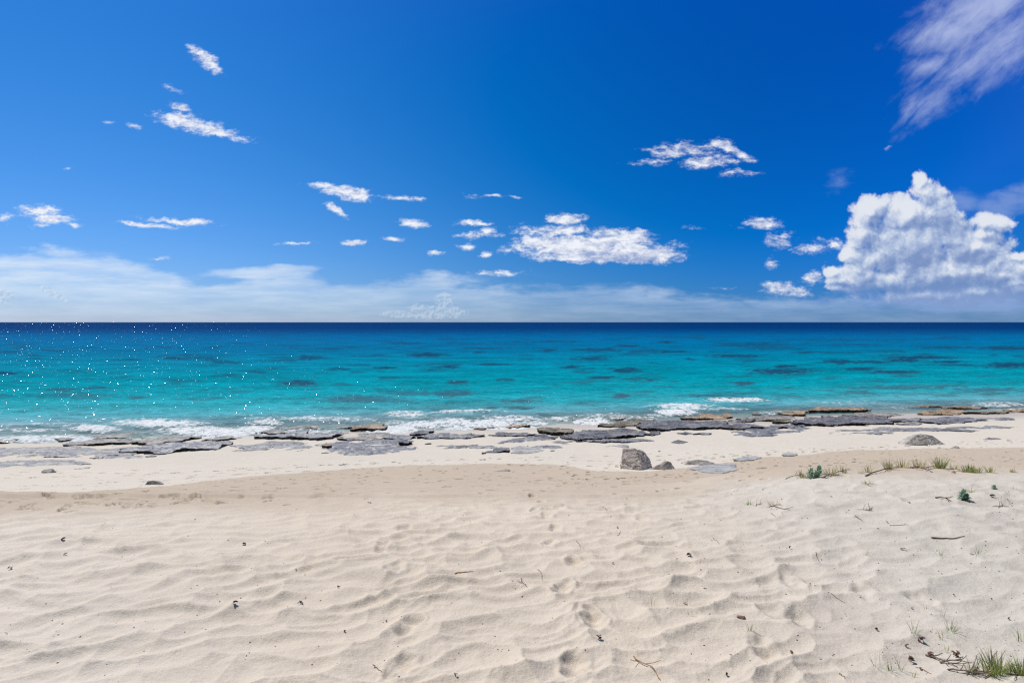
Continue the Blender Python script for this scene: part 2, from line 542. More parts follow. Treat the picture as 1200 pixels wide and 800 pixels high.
RY = mono(list(np.linspace(-40, 1.6, 18)) + rows(1.8, 9, lambda y: max(0.011, 0.0010 * y * y)) + rows(9.06, 27, lambda y: 0.042) + rows(27.05, 33, lambda y: 0.06)
              + rows(33.2, 60, lambda y: 0.3) + list(np.geomspace(62, 25000, 26)))
_tc = np.linspace(-1.12, 1.12, 1250)
_to = np.concatenate([np.geomspace(1.124, 2.8, 130), np.geomspace(3.1, 40, 20)])
RT = np.concatenate([-_to[::-1], _tc, _to])
GY, GT = np.meshgrid(RY, RT, indexing='ij')
GX = GT * np.maximum(GY, 2.0)
GZ = terrain_base(GX, GY)
PX, PY = to_px(GX, GY, GZ)
PY = np.where(GY < 2.2, 900, PY)
cream_y = np.interp(PX, _cx, _cy)
dune_y = np.interp(PX, _dx, _dy)
wob = 3.0 * fbm(GX * 0.35, GY * 0.35, 3, 40)
in_dune = sst(PY - dune_y + wob * (2 + 4 * sst(900 - PX, 0, 100)), -4 - 10 * sst(900 - PX, 0, 100), 8 + 12 * sst(900 - PX, 0, 100)) * (GY < 16)
in_tan = sst(PY - cream_y + wob * 0.8 + 0.8 * fbm(GX * 2, GY * 2, 3, 44), -1.4, 1.6)
right = sst(GX - 0.10 * (GY - 6), 0.9, 4.2)

# dry sand: bowls and ridges
ang = R(17)
wx = GX + 0.22 * fbm(GX * 1.3, GY * 1.3, 2, 5); wy = GY + 0.22 * fbm(GX * 1.3 + 9, GY * 1.3, 2, 6)
ang_l = ang * (1 - right)
p_ = wx * np.cos(ang) + wy * np.sin(ang); q_ = -wx * np.sin(ang) + wy * np.cos(ang)
b1 = bowls(p_ / 0.37, q_ / 0.215, 3)
b2 = bowls(p_ / 0.29 + 5, q_ / 0.17 + 3, 8)
b3 = bowls(wx / 0.15 + 2, wy / 0.11 + 7, 9)
rdg = 1 - np.abs(perlin(p_ * 1.1, q_ * 3.2, 20)) * 2.0
patch = 0.66 + 0.40 * sst(fbm(GX * 0.5, GY * 0.5, 2, 31), -0.35, 0.3)
rip = 0.084 * (b1 - 0.25) + 0.034 * (b2 - 0.25) + 0.008 * b3 + 0.010 * rdg + 0.016 * fbm(GX * 1.1, GY * 1.4, 3, 12) + 0.007 * fbm(GX * 9, GY * 10, 3, 14) + 0.0022 * fbm(GX * 34, GY * 34, 2, 15)
amp = in_dune * (1 - sst(GY, 8.5, 13) * 0.55) * patch * (1 - 0.45 * right)
amp = amp * (1 - sst(np.abs(GT), 2.2, 2.8))
GZ += rip * amp
GZ += in_dune * right * (0.05 * fbm(GX * 0.9, GY * 0.9, 3, 17) + 0.016 * fbm(GX * 3.5, GY * 5, 3, 18))
beachy = (1 - in_dune) * sst(-GY, -30, -26) * (GY > 5)
GZ += beachy * (0.012 * fbm(GX * 1.2, GY * 1.0, 3, 22) + 0.010 * np.maximum(fbm(GX * 5, GY * 5, 2, 23), 0))
tread = (1 - in_dune) * in_tan * (GY > 5) * (GY < 27)
GZ += tread * (0.040 * (bowls(wx / 0.50, wy / 0.42, 25) - 0.3) * sst(PY, 552, 590) + 0.012 * fbm(GX * 3, GY * 3, 3, 26))
# the small step where the tan berm ends above the pale foreshore
GZ += 0.05 * in_tan * (1 - in_dune) * (GY > 9) * (GY < 27)


def stamp(X0, Y0, rot, lx, ly, depth, rim=0.35, soft=0.25):
    """press one foot into the sand"""
    r = max(lx, ly) * 1.7
    i0, i1 = np.searchsorted(RY, [Y0 - r, Y0 + r])
    t0, t1 = (X0 - r) / max(Y0, 2), (X0 + r) / max(Y0, 2)
    j0, j1 = np.searchsorted(RT, [min(t0, t1) - 0.01, max(t0, t1) + 0.01])
    if i1 <= i0 or j1 <= j0: return
    s = (slice(i0, i1), slice(j0, j1))
    ax = GX[s] - X0; ay = GY[s] - Y0
    c, n = math.cos(rot), math.sin(rot)
    a = (ax * c + ay * n) / lx; b = (-ax * n + ay * c) / ly
    d = np.sqrt(a * a + b * b) + soft * 0.45 * perlin(GX[s] * 11, GY[s] * 11, 50)
    pit = -depth * (1 - sst(d, 0.62 - 0.42 * soft, 1.02 + 0.15 * soft)) * (1.0 - 0.45 * np.exp(-((a + 0.1) / 0.3) ** 2) * soft)
    rm = depth * rim * np.exp(-((d - 1.22) / (0.17 + 0.12 * soft)) ** 2) * (0.6 + 0.8 * perlin(GX[s] * 6, GY[s] * 6, 51) * soft)
    GZ[s] += pit + rm


# the trail of prints that comes up the middle, and the fainter one to its left
near_prints = [(650, 619, .9), (644, 636, .9), (673, 658, 1), (659, 691, 1), (695, 727, 1.1), (673, 783, 1), (474, 621, .7), (449, 641, .7), (463, 668, .7), (447, 694, .7),
               (480, 734, .9), (467, 785, .8), (927, 683, .8), (906, 719, .8), (936, 728, .8), (895, 761, .8), (640, 605, .8), (655, 596, .8), (752, 608, .7), (738, 592, .7), (1075, 702, .6), (1010, 695, .7)]
for (x, y, k) in near_prints:
    p = unproject(x, y)
    stamp(p.x, p.y, R(88 + random.uniform(-14, 14)), 0.155, 0.08, 0.042 * k, 0.36, 0.8)
# rows of prints of people who walked along the water
trails = [([-60, 562], [120, 558], [300, 549], [480, 541], [640, 539], [760, 541], [900, 531], [1060, 523], [1230, 517]),
          ([-60, 572], [100, 569], [260, 557], [420, 549], [560, 545], [700, 545], [820, 538], [960, 529], [1100, 526], [1240, 521]),
          ([-60, 555], [60, 553], [200, 555], [380, 546], [520, 539], [650, 536], [800, 534], [1000, 525], [1240, 513]),
          ([120, 590], [280, 578], [400, 570], [560, 563], [720, 563], [860, 552], [1000, 543], [1230, 539]),
          ([-60, 590], [100, 588], [250, 580], [420, 575], [600, 572], [760, 566], [850, 559]),
          ([620, 566], [700, 564], [800, 561], [860, 558], [960, 548], [1060, 541]),
          ([-40, 596], [120, 592], [300, 585], [500, 579], [640, 577], [760, 574]),
          ([640, 600], [628, 588], [640, 578], [660, 566], [690, 556], [720, 548], [740, 541])]
n_prints = 0
print_spots = []
for ti, tr in enumerate(trails):
    pts = [unproject(x, y) for x, y in tr]
    side = 1
    left = 0.3
    for a, b in zip(pts[:-1], pts[1:]):
        seg = (b - a); L = seg.length
        s = left
        while s < L:
            p = a + seg * (s / L)
            nrm = Vector((-seg.y, seg.x, 0)).normalized()
            q = p + nrm * side * 0.10 + Vector((random.uniform(-.08, .08), random.uniform(-.18, .18), 0))
            rot = math.atan2(seg.y, seg.x) + random.uniform(-.25, .25)
            if random.random() < 0.86:
                k = random.uniform(0.5, 1.15)
                stamp(q.x, q.y, rot, 0.145 * random.uniform(.8, 1.2), 0.075 * random.uniform(.9, 1.3), (0.15 if q.y > 11.5 else 0.07) * k, 0.22)
                print_spots.append((q.x, q.y))
                n_prints += 1
            side = -side
            s += random.uniform(0.5, 0.78)
        left = s - L
for _ in range(620):
    x = random.uniform(-10, 1210)
    y = random.gauss(0, 1) * 14 + np.interp(x, _cx, _cy) + 6
    if y < np.interp(x, [0, 600, 1200], [556, 534, 518]) or y > np.interp(x, _dx, _dy) + 3: continue
    p = unproject(x, y)
    stamp(p.x, p.y, random.uniform(0, 6.28), random.uniform(.06, .14), random.uniform(.05, .08), random.uniform(.04, .10), 0.25)

# colours of the sand
def lerp3(a, b, t): return a + (b - a) * t[..., None]


C_DUNE = np.array([0.645, 0.563, 0.468]); C_RIGHT = np.array([0.590, 0.545, 0.480])
C_TAN = np.array([0.510, 0.428, 0.342]); C_CREAM = np.array([0.640, 0.585, 0.510])
big = fbm(GX * 0.25, GY * 0.25, 4, 60)
SC = lerp3(np.broadcast_to(C_CREAM, GX.shape + (3,)), C_TAN, in_tan)
SC = lerp3(SC, lerp3(np.broadcast_to(C_DUNE, GX.shape + (3,)), C_RIGHT, right), in_dune)
SC = lerp3(SC, SC * np.array([1.05, 1.08, 1.12]), in_dune * sst(-GX / np.maximum(GY, 2), 0.25, 0.85))  # dune sand brightened to the left: glare put into its colour
SC = SC * (1 + 0.05 * big + 0.04 * fbm(GX * 1.7, GY * 1.7, 3, 61))[..., None]
# brownish stains of buried litter near the lip and the paler crust at the far right
st = in_dune * right * sst(fbm(GX * 1.2, GY * 1.6, 3, 63), 0.12, 0.5)
SC = lerp3(SC, np.array([0.42, 0.37, 0.33]), st * 0.55)
Yp_ = GY - shift(GX, GY)
wet = sst(Yp_, 26.6, 29.5)
SC = lerp3(SC, SC * np.array([0.80, 0.77, 0.74]), wet * 0.8)


def grid_mesh(name, X, Y, Z):
    ny, nx = X.shape
    me = bpy.data.meshes.new(name)
    nv = nx * ny
    co = np.empty((nv, 3), np.float32)
    co[:, 0] = X.ravel(); co[:, 1] = Y.ravel(); co[:, 2] = Z.ravel()
    i = np.arange(nv, dtype=np.int32).reshape(ny, nx)
    q = np.stack([i[:-1, :-1], i[:-1, 1:], i[1:, 1:], i[1:, :-1]], -1).reshape(-1, 4)
    me.vertices.add(nv); me.vertices.foreach_set('co', co.ravel())
    me.loops.add(q.size); me.loops.foreach_set('vertex_index', q.ravel())
    me.polygons.add(len(q)); me.polygons.foreach_set('loop_start', np.arange(0, q.size, 4, dtype=np.int32))
    me.polygons.foreach_set('loop_total', np.full(len(q), 4, np.int32))
    me.update(calc_edges=True)
    me.shade_smooth()
    return me


def add_attr(me, name, arr):
    if arr.ndim == 3:
        a = me.attributes.new(name, 'FLOAT_COLOR', 'POINT')
        v = np.ones((arr.shape[0] * arr.shape[1], 4), np.float32); v[:, :3] = arr.reshape(-1, 3)
        a.data.foreach_set('color', v.ravel())
    else:
        a = me.attributes.new(name, 'FLOAT', 'POINT')
        a.data.foreach_set('value', arr.astype(np.float32).ravel())


def mat(name):
    m = bpy.data.materials.new(name)
    m.use_nodes = True
    t = NT(m.node_tree)
    t.n.clear()
    o = t.new('ShaderNodeOutputMaterial')
    return m, t, o


def principled(t, o, **kw):
    b = t.new('ShaderNodeBsdfPrincipled')
    for k, v in kw.items():
        t.put(b.inputs[k.replace('_', ' ')], v)
    t.l.new(b.outputs[0], o.inputs[0])
    return b


def bump(t, h, strength=0.5, dist=0.01, normal=None):
    b = t.new('ShaderNodeBump')
    b.inputs['Strength'].default_value = strength
    b.inputs['Distance'].default_value = dist
    t.put(b.inputs['Height'], h)
    if normal is not None: t.l.new(normal, b.inputs['Normal'])
    return b.outputs[0]


# sand
m_sand, t, o = mat('sand')
g = t.new('ShaderNodeNewGeometry')
pos = g.outputs['Position']
fine = t.noise(pos, 210.0, 3, 0.7)
mid = t.noise(pos, 38.0, 5, 0.65)
coarse = t.noise(pos, 2.2, 4, 0.6)
base_c = t.attr('tone').outputs['Color']
c = t.mix(0.5, base_c, t.ramp(fine, [(0.25, (0.28, 0.26, 0.24)), (0.5, (0.5, 0.5, 0.5)), (0.75, (0.72, 0.72, 0.72))]), 'OVERLAY')
c = t.mix(t.ss(mid, 0.35, 0.7, 0.0, 0.10), c, (0.40, 0.33, 0.27, 1))
spk = t.noise(t.v('ADD', pos, (7.7, 3.1, 0)), 120.0, 2, 0.5)
c = t.mix(t.ss(spk, 0.72, 0.76, 0, 0.75), c, (0.10, 0.075, 0.06, 1))
spk2 = t.noise(t.v('ADD', pos, (1.7, 9.1, 4)), 95.0, 2, 0.5)
c = t.mix(t.ss(spk2, 0.73, 0.77, 0, 0.8), c, (0.75, 0.72, 0.70, 1))
wetf = t.attr('wet').outputs['Fac']
hgt = t.m('ADD', t.m('MULTIPLY', fine, 0.25), t.m('MULTIPLY', mid, 0.6))
hgt = t.m('ADD', hgt, t.m('MULTIPLY', coarse, 0.6))
principled(t, o, Base_Color=c, Roughness=t.m('MULTIPLY_ADD', wetf, -0.45, 0.95), Specular_IOR_Level=t.m('MULTIPLY', wetf, 0.5),
           Normal=bump(t, hgt, 0.8, 0.016))


def link(name, me, m=None, kind=None):
    ob = bpy.data.objects.new(name, me)
    col.objects.link(ob)
    if m is not None: me.materials.append(m)
    if kind: ob['kind'] = kind
    return ob


me = grid_mesh('beach_sand', GX, GY, GZ)
add_attr(me, 'tone', SC)
add_attr(me, 'wet', wet)
beach = link('beach_sand', me, m_sand, 'structure')


def ground(X, Y):
    """height of the finished sand"""
    i = int(np.clip(np.searchsorted(RY, Y) - 1, 0, len(RY) - 2))
    tt = X / max(Y, 2.0)
    j = int(np.clip(np.searchsorted(RT, tt) - 1, 0, len(RT) - 2))
    fy = (Y - RY[i]) / (RY[i + 1] - RY[i]); fx = (tt - RT[j]) / (RT[j + 1] - RT[j])
    return float((GZ[i, j] * (1 - fx) + GZ[i, j + 1] * fx) * (1 - fy) + (GZ[i + 1, j] * (1 - fx) + GZ[i + 1, j + 1] * fx) * fy)


def drop(px, py):
    """a photograph pixel on the finished sand"""
    p = unproject(px, py)
    k = 0
    while px > 830 and 11.9 < p.y < 18 and py > 540 and k < 30:      # keep what grows on the dune lip on the lip
        k += 1; py += 0.7
        p = unproject(px, py)
    p.z = ground(p.x, p.y)
    return p


# ------------------------------------------------------------------ sea
SY = np.array(rows(22, 60, lambda y: max(0.075, 0.000045 * y * y)) + rows(60.3, 1200, lambda y: 0.00022 * y * y) + list(np.geomspace(1300, 26000, 30)))
_ts = np.linspace(-1.12, 1.12, 1100)
ST_ = np.array(list(-np.geomspace(40, 1.16, 24)) + list(_ts) + list(np.geomspace(1.16, 40, 24)))
YY, TT = np.meshgrid(SY, ST_, indexing='ij')
XX = TT * YY
Yq = YY - 0.14 * np.clip(XX, -60, 60)
SPX, SPY = to_px(XX, YY, np.zeros_like(XX))
# surf: where the photograph shows white water, (x, y, rx, ry, strength)
SURF = [(40, 500, 90, 2.2, .55), (30, 507, 60, 3, .6), (60, 519, 110, 6, .9), (110, 505, 45, 5, .8), (190, 499, 70, 4.5, 1), (230, 508, 60, 6, .95), (262, 511, 50, 7, 1.05), (310, 497, 30, 4, .8),
        (150, 492, 60, 1.5, .45), (290, 488, 60, 1.6, .35), (380, 493.5, 80, 3.4, .62), (355, 507, 60, 4, .6), (300, 507, 40, 7, .9), (460, 507, 46, 7, 1.05), (476, 487.5, 32, 5, .72), (470, 498, 30, 4, .6),
        (500, 500, 46, 6, .9), (530, 496, 40, 6, .8), (545, 484.5, 60, 1.8, .75), (570, 499, 70, 7, .85), (600, 505, 50, 5.5, 1.05), (600, 492, 56, 4, .72), (625, 498, 28, 4, .8), (540, 505, 50, 4, .8),
        (655, 492, 26, 3.5, .7), (693, 496, 32, 5.5, 1.05), (705, 488, 40, 3, .55), (735, 491, 50, 4, .6), (800, 477, 46, 4, .85), (792, 484, 32, 4.5, .95), (770, 488, 30, 3, .6), (862, 470, 46, 2.6, .95),
        (850, 480, 40, 2.6, .5), (905, 484, 30, 3, .5), (1000, 473, 50, 2.2, .42), (960, 470, 30, 1.6, .25), (1052, 478, 26, 3.2, .4), (1170, 475, 40, 2.4, .65), (1110, 470, 50, 1.4, .2), (1190, 480, 30, 3, .5)]
foam = np.zeros_like(XX)
sel = (SPY > 455) & (SPY < 560)
fx = 6 * fbm(XX * 0.45, YY * 0.30, 3, 70); fy = 2.0 * fbm(XX * 0.4 + 8, YY * 0.3, 3, 71)
for (cx, cy, rx, ry, s) in SURF:
    d = np.sqrt(((SPX - cx + fx) / (rx * 1.25)) ** 2 + ((SPY - cy + fy) / (ry * 1.5)) ** 2)
    foam = np.maximum(foam, s * (1 - sst(d, 0.15, 1.1)))
foam *= sel
out_f = sst(np.abs(TT), 0.95, 1.1) * (YY < 60)
foam = np.maximum(foam, out_f * (0.9 * np.exp(-((Yq - 30.6 + 1.2 * fbm(XX * 0.12, YY * 0.12, 3, 72)) / 0.9) ** 2) + 0.45 * np.exp(-((Yq - 33.5 + 1.5 * fbm(XX * 0.1, YY * 0.1, 3, 73)) / 0.5) ** 2)))
# low swell and chop
near_k = 1 - sst(YY, 60, 260)
crest = perlin(XX * 0.10 + 0.3 * fbm(XX * .1, YY * .1, 2, 81), YY * 0.45, 80)
wv = 0.07 * crest + 0.045 * fbm(XX * 0.5, YY * 1.1, 4, 83) + 0.02 * fbm(XX * 2.2, YY * 3.2, 3, 85)
WZ = wv * near_k * sst(Yq, 28, 36) * 1.0
# little breakers just outside the ledges
for (x0, x1, yc, bow, hgt) in [(438, 508, 486.5, 3.0, .15), (505, 605, 484.5, 1.6, .13), (590, 640, 490.5, -2, .10), (125, 245, 494.5, 2.0, .10), (265, 335, 494, -3, .12), (340, 440, 491, 1.0, .09),
                               (655, 715, 491, 2.0, .12), (745, 830, 477.5, 1.5, .13), (15, 110, 500, 2.0, .09), (960, 1040, 471.5, 1, .10), (1140, 1200, 473.5, 1, .10), (820, 905, 468.0, 1, .10)]:
    u_ = (SPX - (x0 + x1) / 2) / ((x1 - x0) / 2)
    cy_ = yc + bow * u_ ** 2 + 1.2 * fbm(XX * 0.5, YY * 0.2, 2, 88)
    dd_ = (SPY - cy_)
    WZ += sel * hgt * np.exp(-(dd_ / np.where(dd_ > 0, 0.9, 2.6)) ** 2) * (1 - sst(np.abs(u_), 0.6, 1.05)) * (0.75 + 0.5 * fbm(XX * 1.5, YY, 2, 89))
WZ += foam * (0.09 + 0.09 * fbm(XX * 2.6, YY * 2.6, 4, 87))
lowx = np.interp(SPX, [0, 300, 600, 700, 900, 1200], [.10, .07, .03, .0, -.02, -.03])
WZ += 0.02 + lowx * (1 - sst(Yq, 32, 38))
# depth tone: log distance from the shore, with drifting patches
lg = np.log(np.maximum(Yq, 29.0) / 30.0) / math.log(26000 / 30.0)
# dark reef patches traced on the photograph: x, y, rx, ry, strength
REEF = [(350, 449, 30, 4, 1), (205, 420, 20, 2, .7), (70, 457, 28, 3.5, .6), (115, 455, 18, 1.6, .8), (162, 466, 14, 2, .7), (8, 437, 22, 2.2, 1), (105, 466, 24, 2, .5), (262, 424, 22, 2, .6), (235, 419, 26, 2, .6),
        (66, 411, 20, 1.2, .7), (90, 463, 50, 3, .4), (363, 419, 22, 3, .7), (300, 436, 12, 2, .6), (400, 432, 14, 1.6, .6), (389, 433, 9, 2, .5), (418, 436, 12, 1.6, .5), (450, 431, 13, 2, .8), (455, 443, 18, 2.2, .6),
        (500, 416, 28, 3.4, .8), (470, 402, 22, 2, .5), (412, 407, 14, 1.2, .5), (525, 430, 18, 2, .8), (536, 448, 13, 3, 1), (570, 427, 18, 2, .9), (592, 445, 12, 1.8, .7), (560, 413, 9, 1.3, .7), (570, 408, 30, 1.4, .5),
        (480, 461, 40, 4, .55), (420, 468, 55, 5, .7), (445, 470, 60, 4, .5), (530, 461, 30, 5, .7), (400, 478, 40, 2.4, .45), (610, 470, 28, 2.6, .9), (575, 478, 13, 2, .8), (607, 478, 24, 2.2, .8), (520, 478, 30, 3, .4),
        (640, 411, 12, 1.4, .8), (668, 430, 17, 2.2, 1), (706, 442, 20, 2.2, 1), (700, 410, 32, 2.6, .7), (693, 420, 24, 3, .7), (732, 434, 22, 4, .95), (746, 444, 20, 2, .5), (727, 464, 16, 3.6, .8), (763, 445, 8, 1.4, .9),
        (735, 405, 16, 1.6, .7), (650, 400, 30, 1.4, .5), (605, 401, 30, 1.2, .4), (780, 401, 14, 1.6, .8), (790, 412, 26, 1.6, .8), (808, 421, 12, 1.2, .7), (860, 417, 36, 2.4, .9), (872, 449, 18, 2.6, .8), (915, 435, 46, 4.4, 1),
        (920, 429, 16, 1.4, .8), (880, 404, 50, 4, .5), (900, 408, 40, 3, .4), (940, 413, 20, 1.4, .7), (922, 455, 13, 1.4, .7), (985, 424, 30, 2.6, .9), (1010, 432, 28, 2.2, .8), (1020, 424, 30, 2, .7), (1050, 436, 34, 3, .9),
        (1058, 422, 30, 2.4, .8), (1075, 419, 50, 2.6, .8), (1110, 424, 30, 1.8, .8), (1085, 415, 14, 1.2, .6), (1180, 428, 34, 4.4, .8), (1110, 407, 40, 1.8, .6), (1180, 408, 40, 2.4, .7), (1005, 460, 24, 3, .6), (980, 413, 60, 1.2, .4),
        (1060, 454, 70, 3, .55), (1110, 452, 40, 2, .6), (1160, 457, 50, 3.4, .7), (830, 464, 44, 2.6, .8), (870, 469, 40, 2.6, .9), (870, 461, 24, 1.6, .5), (775, 453, 20, 1.6, .4), (800, 395, 60, 1.4, .35), (1040, 398, 80, 1.6, .35),
        (960, 398, 60, 2.0, .35), (900, 390, 60, 1.2, .3), (1100, 390, 90, 1.4, .3), (640, 487, 20, 3, .3), (1090, 470, 80, 3, .25), (690, 474, 30, 2, .4), (1000, 404, 50, 1.8, .35), (560, 403, 60, 1.6, .35), (340, 405, 40, 1.2, .4)]
reef = np.zeros_like(XX)
rx_ = 9 * fbm(SPX / 22.0, SPY / 5.0, 3, 90); ry_ = 1.5 * fbm(SPX / 16.0 + 4, SPY / 3.0, 3, 91)
frg = 0.75 * fbm(SPX / 9.0, SPY / 1.3, 4, 93)
for (cx, cy, rx, ry, s) in REEF:
    d = np.sqrt(((SPX - cx + rx_) / (rx * 1.15)) ** 2 + ((SPY - cy + ry_) / (ry * 1.15)) ** 2)
    reef = np.maximum(reef, min(1, s * 1.25) * (1 - sst(d + frg, 0.30, 1.05)))
reef = np.maximum(reef, 0.62 * sst(fbm(SPX / 60.0, SPY / 5.0, 6, 95, 0.6), 0.10, 0.38) * sst(SPY, 385, 400) * (1 - sst(SPY, 465, 480)))

m_sea, t, o = mat('sea_water')
g = t.new('ShaderNodeNewGeometry')
pos = g.outputs['Position']
d_ = t.attr('depth').outputs['Fac']
n_big = t.noise(t.v('MULTIPLY', pos, (0.035, 0.035, 0.0)), 1.0, 4, 0.6)
dd = t.m('ADD', d_, t.m('MULTIPLY', t.m('SUBTRACT', n_big, 0.5), 0.035))
px_ = t.sep(pos)[0]
body = t.ramp(dd, [(0.0, (0.30, 0.42, 0.44)), (0.017, (0.20, 0.38, 0.42)), (0.027, (0.10, 0.34, 0.39)), (0.043, (0.022, 0.33, 0.38)), (0.063, (0.001, 0.28, 0.345)), (0.10, (0.0, 0.235, 0.315)),
                   (0.145, (0.0, 0.205, 0.32)), (0.20, (0.0, 0.142, 0.285)), (0.26, (0.0, 0.130, 0.300)), (0.30, (0.0, 0.108, 0.275)), (0.355, (0.0, 0.062, 0.200)), (0.42, (0.0, 0.034, 0.145)), (1.0, (0.0, 0.030, 0.13))])
wz = t.noise(t.v('MULTIPLY', pos, (0.42, 1.0, 1.0)), 0.22, 10, 0.74)
wz2 = t.noise(t.v('MULTIPLY', pos, (0.42, 1.0, 1.0)), 2.3, 5, 0.72)
kk = t.m('MULTIPLY_ADD', t.m('SUBTRACT', wz, 0.5), 2.1, 1.07)
kk = t.m('MULTIPLY_ADD', t.m('MULTIPLY', t.m('SUBTRACT', wz2, 0.5), t.ss(d_, 0.26, 0.02)), 2.3, kk)
body = t.v('SCALE', body, scale=t.m('MAXIMUM', kk, 0.25))  # light and dark of the ripples painted into the water colour
rf = t.attr('reef').outputs['Fac']
rfc = t.mix(t.ss(d_, 0.02, 0.12), (0.055, 0.14, 0.175, 1), (0.008, 0.060, 0.130, 1))
body = t.mix(t.m('MULTIPLY', rf, 0.95, clamp=True), body, rfc)
# real bumps add to the light and dark of the small waves' backs
cam_d_ = t.new('ShaderNodeCameraData')
w1 = t.noise(t.v('MULTIPLY', pos, (0.55, 1.0, 1.0)), 1.6, 6, 0.62)
w2 = t.noise(t.v('MULTIPLY', pos, (0.7, 1.0, 1.0)), 7.0, 4, 0.6)
vor = t.new('ShaderNodeTexVoronoi', feature='F1')
t.l.new(pos, vor.inputs['Vector']); vor.inputs['Scale'].default_value = 2.2
hh = t.m('ADD', w1, t.m('MULTIPLY', w2, 0.22))
nrm = bump(t, hh, 1.0, 0.42)
fm = t.attr('foam').outputs['Fac']
fa1 = t.noise(t.v('MULTIPLY', pos, (1.0, 0.7, 1.0)), 3.4, 8, 0.74, dist=0.5)
fa2 = t.new('ShaderNodeTexVoronoi', feature='DISTANCE_TO_EDGE')
wrp = t.new('ShaderNodeTexNoise'); t.l.new(pos, wrp.inputs['Vector']); wrp.inputs['Scale'].default_value = 3.0; wrp.inputs['Detail'].default_value = 4
t.l.new(t.v('ADD', pos, t.v('MULTIPLY', wrp.outputs['Color'], (0.5, 0.5, 0.0))), fa2.inputs['Vector']); fa2.inputs['Scale'].default_value = 3.2
lace = t.m('SUBTRACT', 0.5, t.m('MULTIPLY', fa2.outputs['Distance'], 1.6))
fsum = t.m('ADD', t.m('MULTIPLY', fm, 1.15), t.m('MULTIPLY', t.m('SUBTRACT', fa1, 0.5), 3.4))
fsum = t.m('ADD', fsum, t.m('MULTIPLY', lace, 0.45))
fmask = t.m('MULTIPLY', t.ss(fsum, 0.55, 1.15), t.ss(fm, 0.02, 0.2))
water = t.new('ShaderNodeBsdfDiffuse'); t.put(water.inputs[0], body); t.put(water.inputs['Normal'], bump(t, hh, 1.0, 0.25))
clear_b = t.new('ShaderNodeBsdfTransparent'); t.put(clear_b.inputs[0], (0.80, 0.93, 0.92, 1))
m1 = t.new('ShaderNodeMixShader')
t.put(m1.inputs[0], t.attr('cover').outputs['Fac']); t.l.new(clear_b.outputs[0], m1.inputs[1]); t.l.new(water.outputs[0], m1.inputs[2])
gl = t.new('ShaderNodeBsdfGlossy'); gl.inputs['Roughness'].default_value = 0.26; gl.inputs['Color'].default_value = (0.55, 0.85, 1.0, 1); t.put(gl.inputs['Normal'], nrm)
fr = t.new('ShaderNodeFresnel'); fr.inputs[0].default_value = 1.33; t.put(fr.inputs['Normal'], nrm)
m2 = t.new('ShaderNodeMixShader')
t.put(m2.inputs[0], t.m('MULTIPLY', fr.outputs[0], t.ss(d_, 0.02, 0.10, 0.24, 0.03))); t.l.new(m1.outputs[0], m2.inputs[1]); t.l.new(gl.outputs[0], m2.inputs[2])
fo = t.new('ShaderNodeBsdfDiffuse'); t.put(fo.inputs[0], (0.80, 0.82, 0.83, 1)); t.put(fo.inputs['Normal'], bump(t, t.m('ADD', fa1, t.m('MULTIPLY', lace, .3)), 0.9, 0.10))
# glints: small facets of the surface, each tilted its own way
fv = t.new('ShaderNodeTexVoronoi', feature='F1', voronoi_dimensions='2D')
t.l.new(t.v('MULTIPLY', pos, (1.0, 0.5, 1.0)), fv.inputs['Vector']); fv.inputs['Scale'].default_value = 38.0
wn = t.new('ShaderNodeTexWhiteNoise', noise_dimensions='3D'); t.l.new(t.v('ADD', fv.outputs['Color'], (3.1, 1.7, 0.2)), wn.inputs['Vector'])
a3 = t.sep(fv.outputs['Color']); b3 = t.sep(wn.outputs['Color'])
GK = 0.60
sx = t.m('MULTIPLY', t.m('SUBTRACT', t.m('ADD', a3[0], a3[1]), 1.0), GK)
sy = t.m('MULTIPLY', t.m('SUBTRACT', t.m('ADD', a3[2], b3[0]), 1.0), GK)
gn = t.v('NORMALIZE', t.xyz(sx, sy, 1.0))
gg = t.new('ShaderNodeBsdfGlossy'); gg.inputs['Roughness'].default_value = 0.075; t.put(gg.inputs['Normal'], gn)
mg = t.new('ShaderNodeMixShader')
mg.inputs[0].default_value = 0.008
t.l.new(m2.outputs[0], mg.inputs[1]); t.l.new(gg.outputs[0], mg.inputs[2])
m3 = t.new('ShaderNodeMixShader')
t.put(m3.inputs[0], t.m('MULTIPLY', fmask, 0.95)); t.l.new(mg.outputs[0], m3.inputs[1]); t.l.new(fo.outputs[0], m3.inputs[2])
t.l.new(m3.outputs[0], o.inputs[0])

me = grid_mesh('sea', XX, YY, WZ)
add_attr(me, 'depth', lg); add_attr(me, 'foam', foam); add_attr(me, 'reef', reef)
thick = WZ - terrain_base(XX, YY)
add_attr(me, 'cover', np.clip(0.22 + 0.78 * sst(thick, 0.02, 0.45), 0, 1))
sea = link('sea', me, m_sea, 'structure')
#END_SEA

